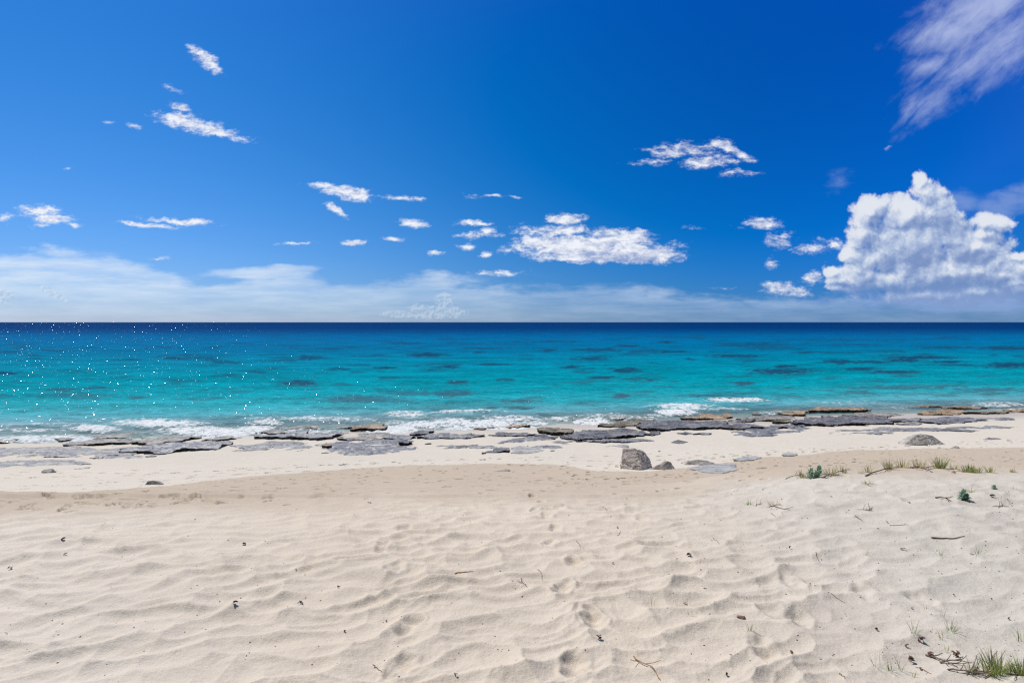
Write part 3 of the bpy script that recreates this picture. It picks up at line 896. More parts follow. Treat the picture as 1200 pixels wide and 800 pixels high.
# ------------------------------------------------------------------ rock materials
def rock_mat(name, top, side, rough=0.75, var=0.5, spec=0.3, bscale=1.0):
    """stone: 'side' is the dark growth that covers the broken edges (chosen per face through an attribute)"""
    m, t, o = mat(name)
    tcn = t.new('ShaderNodeTexCoord')
    p = tcn.outputs['Object']
    n1 = t.noise(p, 2.3, 6, 0.65); n2 = t.noise(p, 16.0, 5, 0.7); n3 = t.noise(t.v('MULTIPLY', p, (1, 1, 5)), 5.0, 4, 0.6)
    hi = tuple(min(1, c * (1 + var)) for c in top) + (1,)
    lo = tuple(c * (1 - var * 0.8) for c in top) + (1,)
    c = t.mix(t.ss(n1, 0.32, 0.68), lo, hi)
    c = t.mix(t.ss(n2, 0.5, 0.72, 0, 0.55), c, tuple(x * 0.45 for x in top) + (1,))
    c = t.mix(t.ss(n2, 0.42, 0.25, 0, 0.4), c, tuple(min(1, x * 1.5 + .03) for x in top) + (1,))
    st = t.noise(t.v('MULTIPLY', p, (0.55, 2.6, 1.0)), 2.4, 6, 0.62)
    c = t.mix(t.ss(st, 0.56, 0.66, 0, 0.55), c, (0.50, 0.45, 0.40, 1))
    cr = t.m('ABSOLUTE', t.m('SUBTRACT', t.noise(t.v('MULTIPLY', p, (0.5, 1.9, 1.0)), 1.7, 5, 0.6), 0.47))
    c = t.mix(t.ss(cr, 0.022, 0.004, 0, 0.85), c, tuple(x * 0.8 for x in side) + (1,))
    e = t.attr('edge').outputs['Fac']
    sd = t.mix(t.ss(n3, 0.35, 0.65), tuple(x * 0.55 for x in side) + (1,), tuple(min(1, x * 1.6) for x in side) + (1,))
    c = t.mix(e, c, sd)  # shade of the ledge sides put into the stone colour
    h = t.m('ADD', t.m('MULTIPLY', n1, 0.8), t.m('MULTIPLY', n2, 0.35))
    principled(t, o, Base_Color=c, Roughness=rough, Specular_IOR_Level=spec, Normal=bump(t, h, 0.8, 0.03 * bscale))
    return m


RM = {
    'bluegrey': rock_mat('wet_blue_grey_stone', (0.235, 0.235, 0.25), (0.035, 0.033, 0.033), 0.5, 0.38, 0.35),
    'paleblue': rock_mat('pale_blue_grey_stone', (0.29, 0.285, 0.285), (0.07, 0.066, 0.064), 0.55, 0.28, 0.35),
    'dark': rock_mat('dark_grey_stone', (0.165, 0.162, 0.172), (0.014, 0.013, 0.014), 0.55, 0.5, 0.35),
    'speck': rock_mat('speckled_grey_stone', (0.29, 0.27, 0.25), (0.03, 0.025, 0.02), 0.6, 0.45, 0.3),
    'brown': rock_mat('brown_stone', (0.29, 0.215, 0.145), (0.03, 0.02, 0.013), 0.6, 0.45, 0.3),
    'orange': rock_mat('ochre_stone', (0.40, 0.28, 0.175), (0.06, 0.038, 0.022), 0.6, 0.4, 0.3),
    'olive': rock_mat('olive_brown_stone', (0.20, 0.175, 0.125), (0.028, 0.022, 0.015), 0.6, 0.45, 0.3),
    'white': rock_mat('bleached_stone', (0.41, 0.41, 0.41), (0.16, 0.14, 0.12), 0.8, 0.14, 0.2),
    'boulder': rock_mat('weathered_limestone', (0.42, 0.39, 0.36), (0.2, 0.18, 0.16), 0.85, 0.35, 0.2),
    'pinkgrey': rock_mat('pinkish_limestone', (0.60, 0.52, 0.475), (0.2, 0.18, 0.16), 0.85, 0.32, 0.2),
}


def tag(o, label, cat, group=None, kind=None):
    o['label'] = label; o['category'] = cat
    if group: o['group'] = group
    if kind: o['kind'] = kind
    return o


def poly_inside(pt, poly):
    x, y = pt; c = False; n = len(poly); j = n - 1
    for i in range(n):
        xi, yi = poly[i]; xj, yj = poly[j]
        if (yi > y) != (yj > y) and x < (xj - xi) * (y - yi) / (yj - yi) + xi: c = not c
        j = i
    return c


slab_no = 0


def slab(name, label, px, front, mk, dip=0.05, conform=False, jag=0.11, under=0.06, relief=0.022, lift=0.0):
    """a bed of rock: px is the outline of its upper side in photograph pixels, front the height of its broken edge in pixels"""
    global slab_no
    slab_no += 1
    sd = slab_no * 17
    front *= 1.08 if front > 1 else 1.0
    dip += 0.025
    fy = max(p[1] for p in px); fx = [p[0] for p in px if p[1] == fy][0]
    g0 = unproject(fx, fy + front)
    zf = float(terrain_base(g0.x, g0.y)) + front * g0.y / F + lift
    Yf = g0.y
    pts = []
    for (x, y) in px:
        if conform:
            q = unproject(x, y)
        else:
            d = ray(x, y)
            tt = (zf + dip * Yf - CZ) / (d.z + dip * d.y)
            q = Vector((d.x * tt, d.y * tt, 0))
        pts.append(Vector((q.x, q.y)))
    cx = sum(p.x for p in pts) / len(pts); cy = sum(p.y for p in pts) / len(pts)
    # jagged outline
    outl = []
    n = len(pts)
    per = sum((pts[(i + 1) % n] - pts[i]).length for i in range(n))
    step = max(0.07, per / 300)
    for i in range(n):
        a, b = pts[i], pts[(i + 1) % n]
        L = (b - a).length; k = max(1, int(L / step))
        nr = Vector(((b - a).y, -(b - a).x)); nr = nr.normalized() if nr.length else Vector((0, 1))
        for j in range(k):
            p = a.lerp(b, j / k)
            amp = min(jag * 1.6, 0.16 * min(L, 2.0) + 0.03)
            dsp = 1.3 * amp * (0.9 * float(perlin(p.x * 0.9, p.y * 0.9, sd)) + 0.8 * float(perlin(p.x * 2.7, p.y * 2.7, sd + 1)) + 0.45 * float(perlin(p.x * 8, p.y * 8, sd + 2)))
            outl.append(p + nr * dsp)
    area = 0
    for i in range(len(outl)):
        a, b = outl[i], outl[(i + 1) % len(outl)]
        area += a.x * b.y - b.x * a.y
    if area < 0: outl.reverse()
    area = abs(area) / 2
    gs = max(0.09, math.sqrt(area / 2600))
    xs = [p.x for p in outl]; ys = [p.y for p in outl]
    ot = [(p.x, p.y) for p in outl]
    ins = []
    y = min(ys)
    rg = random.Random(sd)
    while y < max(ys):
        x = min(xs)
        while x < max(xs):
            q = (x + rg.uniform(-.35, .35) * gs, y + rg.uniform(-.35, .35) * gs)
            if poly_inside(q, ot): ins.append(Vector(q))
            x += gs
        y += gs
    N = len(outl)
    verts, edges, faces, ov, oe, of = delaunay_2d_cdt([Vector(p) for p in outl] + ins, [], [list(range(N))], 1, 0.004)
    V2 = np.array([(v.x, v.y) for v in verts])
    tb = terrain_base(V2[:, 0], V2[:, 1])
    if conform:
        z = tb + front * Yf / F + lift
    else:
        z = zf - dip * (V2[:, 1] - Yf)
    OA = np.array(ot)
    ed = np.sqrt(((V2[:, None, :] - OA[None, ::2, :]) ** 2).sum(2)).min(1)
    if conform:
        nn = fbm(V2[:, 0] * 0.55, V2[:, 1] * 1.1, 5, sd + 9, 0.6)
        crack = np.abs(perlin(V2[:, 0] * 0.8 + nn, V2[:, 1] * 1.5, sd + 4))
        kf = min(1.0, relief / 0.022)
        z = z + kf * (0.15 * nn - 0.04 * (1 - sst(crack, 0.0, 0.10)) + 0.006) - 0.05 * kf * (1 - sst(ed, 0.0, 0.22))
    else:
        terr = fbm(V2[:, 0] * 0.7, V2[:, 1] * 1.3, 3, sd + 5)
        stp = np.floor(terr * 6 + 0.5)
        z = z + relief * 1.2 * np.clip(stp, -2, 2) + relief * 0.9 * fbm(V2[:, 0] * 3, V2[:, 1] * 4, 4, sd + 7)
    co = [Vector((V2[i, 0], V2[i, 1], z[i])) for i in range(len(verts))]
    fs = [tuple(f) for f in faces]
    edge = [0.0] * len(fs)
    # boundary loop (edges used once)
    cnt = {}
    for f in fs:
        for i in range(len(f)):
            e = (f[i], f[(i + 1) % len(f)])
            cnt[e] = cnt.get(e, 0) + 1
    bd = [e for e in cnt if (e[1], e[0]) not in cnt]
    bv = sorted({v for e in bd for v in e})
    nrm = {}
    for a, b in bd:
        d = (co[b] - co[a]); q = Vector((d.y, -d.x, 0))
        if q.length: q.normalize()
        nrm[a] = nrm.get(a, Vector()) + q; nrm[b] = nrm.get(b, Vector()) + q
    Hh = front * Yf / F + 0.05
    prev = {v: v for v in bv}
    for r in range(1, 6):
        cur = {}
        for v in bv:
            q = nrm[v].normalized() if nrm[v].length else Vector((0, -1, 0))
            p = co[v]
            dep = Hh * (0.0, 0.12, 0.35, 0.62, 0.9, 2.6)[r] + (0.25 if r == 5 else 0)
            ins_ = -under * (0, 0.05, 1.0, 0.7, 1.5, 1.5)[r] * (0.6 + 0.8 * float(perlin(p.x * 2.5, p.y * 2.5 + r * 3.3, sd + 11)))
            if r == 1: ins_ += 0.012
            cur[v] = len(co)
            co.append(Vector((p.x + q.x * ins_, p.y + q.y * ins_, z[v] - dep)))
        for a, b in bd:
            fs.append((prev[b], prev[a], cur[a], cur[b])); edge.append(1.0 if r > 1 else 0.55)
        prev = cur
    base = Vector((cx, cy, float(terrain_base(cx, cy))))
    me = bpy.data.meshes.new(name)
    me.from_pydata([p - base for p in co], [], fs)
    me.update()
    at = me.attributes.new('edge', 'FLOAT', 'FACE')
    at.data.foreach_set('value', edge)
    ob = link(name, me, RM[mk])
    ob.location = base
    tag(ob, label, 'rock ledge')
    return ob


L = 'rock_ledge'; SH = 'rock_sheet'
# --- left of the shore
slab(L, 'low rust brown rock breaking the white wash at the left edge of the shore', [(-14, 517), (0, 515), (10, 514.5), (27, 512.5), (21, 515.5), (8, 518), (-14, 519)], 1.5, 'brown', .04)
slab(L, 'long speckled grey ledge half under white wash, second rock from the left edge', [(70, 515), (78, 511.5), (95, 509.5), (140, 508.5), (207, 505.5), (208, 507), (178, 509.5), (150, 512.5), (128, 513.5), (90, 514.5), (75, 516.5)], 1.6, 'speck', .04)
slab(L, 'rough grey slab with a pitted edge just below the long ledge at far left', [(72, 521.5), (82, 517), (110, 515), (148, 514), (156, 517), (150, 519), (120, 520), (88, 520.5)], 2.0, 'speck', .04)
slab(L, 'grey ledge with a thick black broken edge left of the big blue grey point', [(154, 517), (168, 512.5), (196, 511), (222, 511.5), (236, 511), (214, 515.5), (196, 518.5), (178, 519.5), (165, 518)], 2.6, 'speck', .04)
slab(L, 'smooth blue grey point of rock ending in a black edge beside the foam', [(165, 523), (200, 519.5), (228, 516.5), (262, 516.5), (273, 518.5), (262, 521.5), (252, 525), (225, 526), (190, 529), (160, 528.5), (140, 526)], 2.6, 'bluegrey', .04)
slab(SH, 'wide wet blue grey sheet of rock lying flush with the sand at far left', [(-20, 526), (60, 523.5), (150, 523), (185, 526), (178, 531), (150, 533.5), (110, 534), (60, 534), (-20, 537)], .8, 'paleblue', conform=True, jag=.25)
slab(L, 'small blue grey slab with a black crack in front of the wide wet sheet', [(48, 536), (58, 531.5), (80, 531), (98, 533), (94, 535.5), (72, 536.5)], 1.3, 'bluegrey', conform=True)
slab(SH, 'ragged pale rock sheet half covered by sand below the wide wet sheet', [(-20, 547), (0, 541), (40, 538), (80, 540), (122, 541.5), (98, 545), (60, 545.5), (30, 547.5), (-20, 549)], .9, 'paleblue', conform=True, jag=.3)
slab(L, 'thin dark sliver of rock on the sand right of the small dark stone at left', [(77, 551), (90, 549), (107, 547.8), (102, 549.8), (82, 551.6)], 1.1, 'dark', conform=True)
slab(L, 'low black edged rock strip at the far left rim of the sand', [(-12, 546.5), (0, 545), (8, 544.5), (0, 547)], 1.0, 'dark', conform=True)
slab(SH, 'thin wet film of blue rock right of the blue grey point', [(268, 529), (276, 521), (300, 519), (320, 521), (316, 526), (296, 528.5)], .7, 'paleblue', conform=True)
# --- centre left
slab(L, 'long pale ledge with a straight black shadow line, washed by foam at centre left', [(303, 502.5), (318, 497.5), (345, 494), (380, 493.5), (425, 495.5), (430, 499), (412, 501.2), (380, 501.5), (340, 501.8)], 2.2, 'speck', .04)
slab(L, 'thick brown edged block at the right end of the long pale ledge', [(411, 501.5), (418, 498), (432, 497), (448, 497.5), (453.5, 499.5), (450, 501.2), (430, 501.8)], 3.8, 'brown', .04)
slab('broken_rock', 'small wet loose block between the two long ledges at centre left', [(345, 507.5), (350, 503.8), (357, 503.5), (362, 505.5), (356, 507.6)], 1.8, 'bluegrey', .02, jag=.05)
slab(L, 'curved dark ledge sweeping up to the right below the long pale ledge', [(297, 511), (312, 509), (345, 508.5), (370, 507.5), (402, 505.5), (396, 509), (386, 511.8), (372, 513), (345, 512.2), (312, 511.6)], 2.6, 'bluegrey', .035)
slab(L, 'flat grey block right of the curved dark ledge', [(393, 515), (401, 507.5), (425, 505.5), (447, 507.5), (464, 508.6), (452, 513), (432, 515)], 1.1, 'speck', .04)
slab(SH, 'broad slate blue shelf stepping down onto the sand at centre left', [(374, 525), (393, 517), (432, 516), (470, 515), (486, 517.5), (483, 523), (488, 528), (455, 531), (422, 535), (392, 534), (396, 529), (382, 531)], 1.0, 'bluegrey', conform=True, jag=.22)
slab('broken_rock', 'small black block sitting on the corner of the slate blue shelf', [(467, 519), (472, 516.5), (482, 515.8), (483, 518), (475, 519.4)], 2.6, 'dark', .02, jag=.05)
slab('broken_rock', 'single brown stone on sand at the left tip of the slate blue shelf', [(377, 522.5), (382, 520), (388, 521.5), (388, 523.5), (382, 523.8)], 2.0, 'brown', .02, jag=.05)
slab(SH, 'streaky blue rock film buried in wet sand below the curved ledge', [(282, 526), (300, 519), (320, 516.5), (348, 516.5), (360, 520), (369, 525), (354, 529.5), (325, 527.5), (300, 527.5)], .6, 'paleblue', conform=True, jag=.3)
slab('broken_rock', 'tiny dark hump poking from the streaky blue rock film', [(317, 521.5), (321, 519.6), (327, 520), (326, 521.5)], 1.2, 'dark', .02, jag=.04)
slab(SH, 'small faint rock patch alone on the sand below the slate blue shelf', [(420, 540), (426, 537), (434, 538), (433, 540.5)], .8, 'paleblue', conform=True)
# --- centre
slab(L, 'short black ledge in the foam right of the thick brown edged block', [(478, 508.5), (491, 505), (500, 503.5), (507, 503.4), (508.5, 505.5), (500, 507.5), (484, 509)], 2.0, 'dark', .03)
slab(L, 'tiny brown ledge crest showing in the middle of the foam', [(480, 495), (492, 493.2), (508, 493.4), (497, 495.2)], 1.0, 'brown', .02)
slab(L, 'long thin grey ledge with a black lip along the sand at centre', [(486, 511.5), (500, 509), (525, 508), (552, 509.2), (567, 508.8), (548, 512), (520, 512.3)], 2.2, 'bluegrey', .035)
slab(L, 'small dark rock crest in foam at centre, nearer of two', [(555, 501.6), (560, 500.6), (568, 501.2), (567, 502.4)], 1.3, 'olive', .02)
slab(L, 'small brown rock crest in foam at centre, farther of two', [(538, 498), (545, 496.6), (552, 497), (551, 498.6)], 1.0, 'brown', .02)
slab('broken_rock', 'thin grey wedge of rock alone on sand below the long thin ledge', [(496, 521), (501, 518.5), (509, 518.4), (503, 520.4)], 1.0, 'dark', conform=True, jag=.05)
slab(SH, 'crescent of pale blue rock film on the sand at centre', [(494, 529), (503, 523.5), (530, 520.5), (560, 520.5), (585, 522.5), (596, 525), (575, 527), (545, 524.5), (520, 526.5)], .6, 'paleblue', conform=True, jag=.25)
slab(L, 'upturned dark slab with a jagged black rim at the end of the pale crescent', [(563, 530.5), (574, 526.5), (586, 524.3), (597, 526), (596, 529), (584, 527.6)], 1.6, 'dark', .02)
slab(SH, 'light grey fan shaped slab lying on the sand at centre', [(599, 531.2), (599.5, 525), (608, 522.2), (622, 524), (638, 527.8), (628, 530.5), (612, 531.6)], 1.0, 'white', conform=True, jag=.05, relief=.01)
slab(SH, 'thin blue grey sheet behind the fan shaped slab', [(618, 523), (645, 521.5), (662, 522.5), (661, 525), (647, 528.5), (636, 526)], .6, 'bluegrey', conform=True, jag=.15)
slab(SH, 'long grey sheet on the sand seaward of the fan shaped slab', [(578, 520.5), (588, 515.5), (612, 511), (634, 510.5), (652, 513.5), (630, 517), (606, 518.5)], .8, 'bluegrey', conform=True, jag=.22)
slab(L, 'blocky olive rock with a square dark face at centre right of the surf', [(630.5, 503.5), (632, 501), (652, 500.4), (673, 502), (671, 505.5), (662, 506.8), (646, 505.5)], 4.0, 'olive', .03)
slab(L, 'low black shelf in front of the blocky olive rock', [(624, 510.5), (636, 508.6), (652, 510), (650, 513), (638, 512.6)], 1.6, 'dark', .03)
slab(L, 'big slate grey bed with a black undercut facing the pale boulder', [(663, 511.5), (672, 506), (700, 503), (735, 501.5), (757, 505.5), (756, 508), (740, 509.5), (727, 511.5), (700, 512.5), (680, 514)], 3.2, 'dark', .045)
slab(L, 'olive brown strip of rock at the surf behind the big slate bed', [(699, 498.5), (710, 495.5), (742, 492.5), (765, 491.8), (753, 495.5), (740, 498), (728, 499)], 1.6, 'olive', .04)
slab(L, 'long black undercut ledge reaching right from the big slate bed', [(743, 499), (752, 493.5), (790, 492), (815, 492.5), (850, 495), (852, 498.5), (842, 500.5), (800, 500.8), (775, 502), (757, 502)], 3.0, 'dark', .045)
slab('broken_rock', 'small rough dark block at the right tip of the big slate bed', [(757, 508.6), (764, 504.8), (775, 505.5), (770, 508), (763, 509.4)], 1.4, 'dark', .03, jag=.06)
slab(L, 'grey shelf with a dark lip lying nearest the sand above the pale boulder', [(674, 518), (700, 513.5), (730, 514.5), (766, 515.5), (764, 517), (745, 517.5), (733, 519), (708, 518.4)], 1.8, 'bluegrey', conform=True, jag=.14)
slab(SH, 'very faint sheet of rock between the grey shelf and the pale boulder', [(708, 523.5), (712, 521), (733, 521.5), (736, 524)], .6, 'paleblue', conform=True)
slab(SH, 'small blue sheet of rock on sand right of the big slate bed', [(792, 508), (798, 504.8), (808, 504.6), (816, 507.5), (803, 509.6)], .8, 'bluegrey', conform=True)
slab(L, 'narrow flat rock with a straight black edge on sand at centre right', [(811, 509.5), (820, 507.6), (832, 508), (830, 509.8)], 1.4, 'bluegrey', conform=True)
slab('broken_rock', 'lone small flat dark rock on sand right of the pale boulder', [(784, 518.5), (792, 516), (806, 517.6), (800, 520), (790, 519.6)], 1.6, 'dark', conform=True, jag=.05)
slab(L, 'dark wedge ledge with a deep black shadow right of the long undercut ledge', [(846, 500), (850, 496.5), (870, 495), (882, 498), (893, 499.6), (872, 501), (856, 501.2)], 2.8, 'dark', .04)
slab(SH, 'large streaked slate blue sheet on the sand at right of centre', [(856, 509), (870, 503.5), (900, 499.5), (930, 499), (948, 504), (930, 507), (910, 510.5), (885, 513), (866, 511)], .6, 'bluegrey', conform=True, jag=.32)
# --- right
slab(L, 'flat grey brown bed behind the streaked slate blue sheet', [(862, 490.5), (880, 487), (905, 486.5), (930, 488), (924, 491.6), (903, 492.6), (880, 492.2)], 1.1, 'speck', .04)
slab(L, 'orange brown layered rock at the water left of the long straight brown ledge', [(903, 482.5), (908, 477.5), (925, 476.5), (946, 478), (947, 482.5), (938, 485.5), (920, 485.2), (910, 484)], 1.9, 'orange', .035)
slab(L, 'long straight brown ledge with a black face at the water on the right', [(947, 481), (955, 477.2), (985, 476.6), (1010, 477.4), (1021, 479.4), (1012, 480.4), (985, 480.6)], 3.6, 'brown', .035)
slab(L, 'short olive block with a shaded face below the orange brown rock', [(906, 494), (911, 490.5), (922, 490.4), (929, 492.6), (924, 494.2)], 2.2, 'olive', .03)
slab(L, 'wide striped black and slate bed below the long straight brown ledge', [(930, 496), (941, 490), (975, 487), (1015, 487.4), (1042, 489.4), (1053, 492), (1040, 494.6), (1012, 496), (975, 496.4), (948, 496.2)], 2.8, 'dark', .04, jag=.2)
slab(L, 'thin grey tail of rock trailing right from the striped slate bed', [(1052, 496.6), (1062, 494.6), (1080, 495.6), (1076, 496.8)], 1.0, 'bluegrey', .03)
slab(SH, 'long pale blue film of rock across the sand above the rounded boulder', [(958, 508), (990, 503.5), (1040, 501), (1100, 500), (1190, 498.5), (1188, 501.5), (1130, 503.5), (1085, 505.5), (1040, 507.5), (1000, 509)], .5, 'paleblue', conform=True, jag=.35)
slab(L, 'thin crooked dark rim of rock just above the rounded boulder at right', [(1076, 504.8), (1100, 503.2), (1145, 503.8), (1153, 504.6), (1138, 505.8), (1100, 505.4)], 1.1, 'bluegrey', conform=True)
slab(L, 'blue grey bed with a long black line at the right of the shore', [(1078, 493.5), (1086, 489.4), (1110, 488.6), (1145, 489.4), (1182, 490), (1186, 491.2), (1150, 492.4), (1126, 494.2), (1098, 495)], 1.6, 'bluegrey', .035)
slab('broken_rock', 'rounded black rock at the end of the blue grey bed at right', [(1098, 495.5), (1103, 492.6), (1111, 493), (1113, 495)], 1.8, 'dark', .02, jag=.05)
slab(L, 'rust ledge with a dark notch at the waterline, left of the ochre ledge', [(1066, 475.6), (1076, 473.8), (1110, 474), (1113, 475.8), (1094, 476.4), (1074, 476.4)], 2.8, 'brown', .03)
slab(L, 'ochre ledge with a dark rim at the waterline near the right edge of the photo', [(1103, 477.6), (1118, 474.8), (1148, 475), (1154.5, 477), (1142, 477.8), (1122, 477.8)], 2.3, 'brown', .03)
slab(L, 'smooth ochre bed between the ochre ledge and the blue grey bed at right', [(1076, 484.5), (1085, 480.4), (1103, 477.8), (1125, 479), (1136, 482.6), (1124, 484.4), (1100, 484.8)], 1.3, 'orange', .035)
slab(L, 'thin olive rock line on pale sand near the right edge', [(1127, 483.6), (1150, 481.6), (1184, 482), (1176, 484)], 1.1, 'olive', .03)
slab(L, 'low ochre rock touching the right edge of the photo at the water', [(1176, 480.4), (1198, 478.8), (1225, 479), (1225, 482), (1196, 482)], 1.1, 'orange', .03)
slab(SH, 'faint grey streak of rock in the sand right of the rounded boulder', [(1152, 515), (1166, 513.4), (1176, 515), (1164, 516.2)], .6, 'paleblue', conform=True)
# --- washed by the sea at centre right
slab(L, 'ochre shelf awash in foam left of the orange rock nub', [(798, 490.5), (812, 486.4), (832, 485.6), (846, 486.4), (852, 489.5), (835, 490.2)], 1.2, 'orange', .03, lift=.03)
slab('broken_rock', 'orange rock nub standing in shallow water at centre right', [(845, 488), (849, 484.2), (854, 484.4), (858, 487.6), (852, 489)], 1.6, 'orange', .02, jag=.05)
slab('broken_rock', 'small red brown stone in the shallows right of the orange nub', [(881, 485), (885, 483), (891, 483.6), (890, 485.2)], 1.6, 'brown', .02, jag=.05)
slab(L, 'lone offshore reef crest with waves breaking along its brown rim', [(800, 467.5), (818, 464.8), (850, 464), (880, 465.6), (899, 469), (880, 470.4), (845, 470.4), (820, 469.4)], 1.2, 'brown', .025, lift=.07)
slab(L, 'submerged ochre strip of rock farther out behind the olive brown strip', [(722, 481.6), (735, 480), (749, 481.4), (740, 483)], 1.0, 'orange', .02, lift=.05)
slab(L, 'wet ochre bed under thin foam left of the olive brown strip', [(668, 492), (690, 488), (722, 486), (760, 486.5), (764, 489), (730, 491), (700, 493)], 1.0, 'orange', .03, lift=.04)
slab(L, 'small brown rim showing in foam right of the submerged ochre strip', [(800, 482.4), (808, 480.8), (816, 481.6), (811, 483)], 1.0, 'brown', .02, lift=.05)


# --- smaller beds between the big ones
slab(L, 'narrow dark bed at the sand edge left of the blocky olive rock', [(572, 508.6), (590, 506.6), (612, 507), (629, 508.6), (610, 510), (586, 509.8)], 1.3, 'dark', .03)
slab('broken_rock', 'dark broken piece between the blocky olive rock and the big slate bed', [(654, 511), (662, 508.4), (672, 509.6), (668, 512.6), (658, 512.8)], 1.4, 'dark', .03, jag=.06)
slab(L, 'thin ochre crest just under the foam at centre, above the narrow dark bed', [(572, 499.8), (592, 498), (622, 498.6), (604, 500.4)], 1.0, 'orange', .02, lift=.03)
slab(L, 'grey strip between the dark wedge ledge and the striped slate bed', [(893, 500.4), (905, 497.8), (930, 497.6), (944, 499), (925, 501), (905, 501.6)], 1.2, 'bluegrey', .035)
slab(L, 'flat pale bed below the right end of the long straight brown ledge', [(985, 486), (1005, 483.4), (1040, 483), (1061, 485.6), (1035, 487.6), (1000, 487.4)], 1.2, 'speck', .035)
slab(L, 'grey bed behind the dark wedge ledge and below the orange nub', [(826, 494.4), (842, 491.6), (861, 491.4), (866, 493.6), (850, 495)], 1.2, 'speck', .035)
slab(L, 'low strip of blue grey rock under the black crack at far left', [(104, 537), (125, 534.6), (160, 534), (182, 534.8), (160, 537), (128, 538)], 1.1, 'bluegrey', conform=True, jag=.14)
slab(L, 'wet grey bed joining the flat grey block and the short black ledge', [(452, 513), (464, 509), (478, 509.6), (488, 511.4), (478, 514), (462, 514.6)], 1.4, 'bluegrey', .03)
slab(L, 'small dark ledge behind the left end of the curved dark ledge', [(298, 507), (312, 504.8), (332, 505), (340, 506.4), (322, 507.6)], 1.4, 'speck', .03)
slab(L, 'broken grey edge in the wash right of the rough pitted slab', [(236, 515.6), (250, 512.4), (272, 511), (284, 512), (266, 514.6), (250, 516)], 1.3, 'speck', .03)
slab(SH, 'thin rock film left of the grey shelf above the pale boulder', [(640, 519), (652, 516.4), (672, 516.6), (680, 518.6), (660, 520.4)], .7, 'paleblue', conform=True, jag=.15)
slab(L, 'slate coloured bed left of the blue grey bed at right', [(1040, 492.6), (1054, 490), (1076, 490), (1080, 492.6), (1060, 494)], 1.2, 'bluegrey', .035)
slab(L, 'dark low bed in front of the ochre shelf at centre right', [(852, 493.2), (866, 491), (884, 491.4), (878, 493.6), (862, 494.2)], 1.1, 'dark', .03)


# ------------------------------------------------------------------ boulders
def hull_mesh(pts, sub=3, amp=0.02, sd=1, mid=0.0):
    import bmesh
    bm = bmesh.new()
    for p in pts: bm.verts.new(p)
    r = bmesh.ops.convex_hull(bm, input=bm.verts[:])
    bmesh.ops.delete(bm, geom=[g for g in r['geom_interior'] if isinstance(g, bmesh.types.BMVert)], context='VERTS')
    bmesh.ops.triangulate(bm, faces=bm.faces[:])
    for k in range(sub):
        bmesh.ops.subdivide_edges(bm, edges=bm.edges[:], cuts=1, use_grid_fill=True, smooth=0.0)
    bm.normal_update()
    for v in bm.verts:
        x, y, z = v.co
        n = float(fbm(x * 5 + z * 3, y * 5 - z * 6, 4, sd, .6)) + 0.6 * float(perlin(x * 2.2 + z, y * 2.2 + z * 1.4, sd + 3)) - 1.2 * max(0.0, 0.16 - abs(float(perlin(x * 2.6 - z * 2, y * 3 + z * 3.4, sd + 8)))) * 3
        v.co += v.normal * amp * n
    me = bpy.data.meshes.new('boulder')
    bm.to_mesh(me); bm.free()
    return me


def boulder(label, px, py, pts, mk='boulder', amp=0.02, sub=3, sd=1, name='boulder', cat='boulder', sink=0.03):
    p = unproject(px, py)
    me = hull_mesh([Vector(q) for q in pts], sub, amp, sd)
    ob = link(name, me, RM[mk])
    ob.location = (p.x, p.y, float(terrain_base(p.x, p.y)) - sink)
    return tag(ob, label, cat)


def rnd_hull(w, d, h, n=22, sd=0):
    rg = random.Random(sd); res = []
    for i in range(n):
        a = rg.uniform(0, 6.283); e = rg.uniform(0, 1)
        k = rg.uniform(.8, 1)
        res.append((w / 2 * math.cos(a) * math.cos(e * 1.3) * k, d / 2 * math.sin(a) * math.cos(e * 1.3) * k, h * math.sin(e * 1.5) * k))
    for i in range(9):
        a = i * 0.7
        res.append((w / 2 * math.cos(a), d / 2 * math.sin(a), -0.06))
    return res


boulder('biggest boulder on the beach, pinkish grey and angular with a shaded right face', 745, 548.5,
        [(-.50, -.10, 0), (.08, -.50, 0), (.54, .12, 0), (.5, .4, 0), (-.4, .5, 0), (.06, -.30, .28), (-.42, 0, .35), (.50, .16, .14), (.46, .2, .28), (-.38, .12, .63), (.02, .0, .53), (.22, .16, .56),
         (-.3, .45, .58), (.2, .4, .52), (.37, .22, .44)], 'pinkgrey', .06, 4, 3)
boulder('small grey stone tucked against the left foot of the biggest boulder', 735, 548.8, rnd_hull(.42, .3, .16, 16, 5), 'boulder', .015, 2, 6)
boulder('low grey wedge boulder just right of the biggest boulder', 777, 549.5,
        [(-.52, 0, 0), (.32, -.1, 0), (.36, .2, 0), (-.3, .3, 0), (.0, -.18, .02), (-.2, .0, .12), (.12, -.02, .27), (.2, .05, .26), (.3, -.02, .10), (.1, .15, .24), (-.05, -.1, .15), (.26, -.12, .06)], 'boulder', .04, 4, 9)
boulder('flat grey slab boulder right of the wedge boulder', 819, 544, [(-.55, -.1, 0), (.55, -.08, 0), (.5, .3, 0), (-.5, .3, 0), (-.35, 0, .13), (-.1, .05, .17), (.25, .02, .13), (.5, .0, .06), (.0, -.16, .08), (.3, .2, .12), (-.3, .2, .12)], 'boulder', .025, 3, 11)
boulder('rounded tan boulder alone on the pale sand at right', 1082, 520.5, [(-.85, -.1, 0), (.86, -.15, 0), (.8, .5, 0), (-.7, .5, 0), (-.6, 0, .2), (-.25, 0, .42), (.15, 0, .43), (.38, .05, .38), (.62, 0, .18), (.1, -.35, .1), (-.4, -.3, .1), (.1, .4, .38), (-.3, .4, .3), (.5, -.25, .05)], 'boulder', .035, 4, 14)
boulder('small dark grey stone right of the rounded tan boulder', 1119, 526.5, rnd_hull(.50, .3, .17, 18, 21), 'boulder', .02, 2, 22)
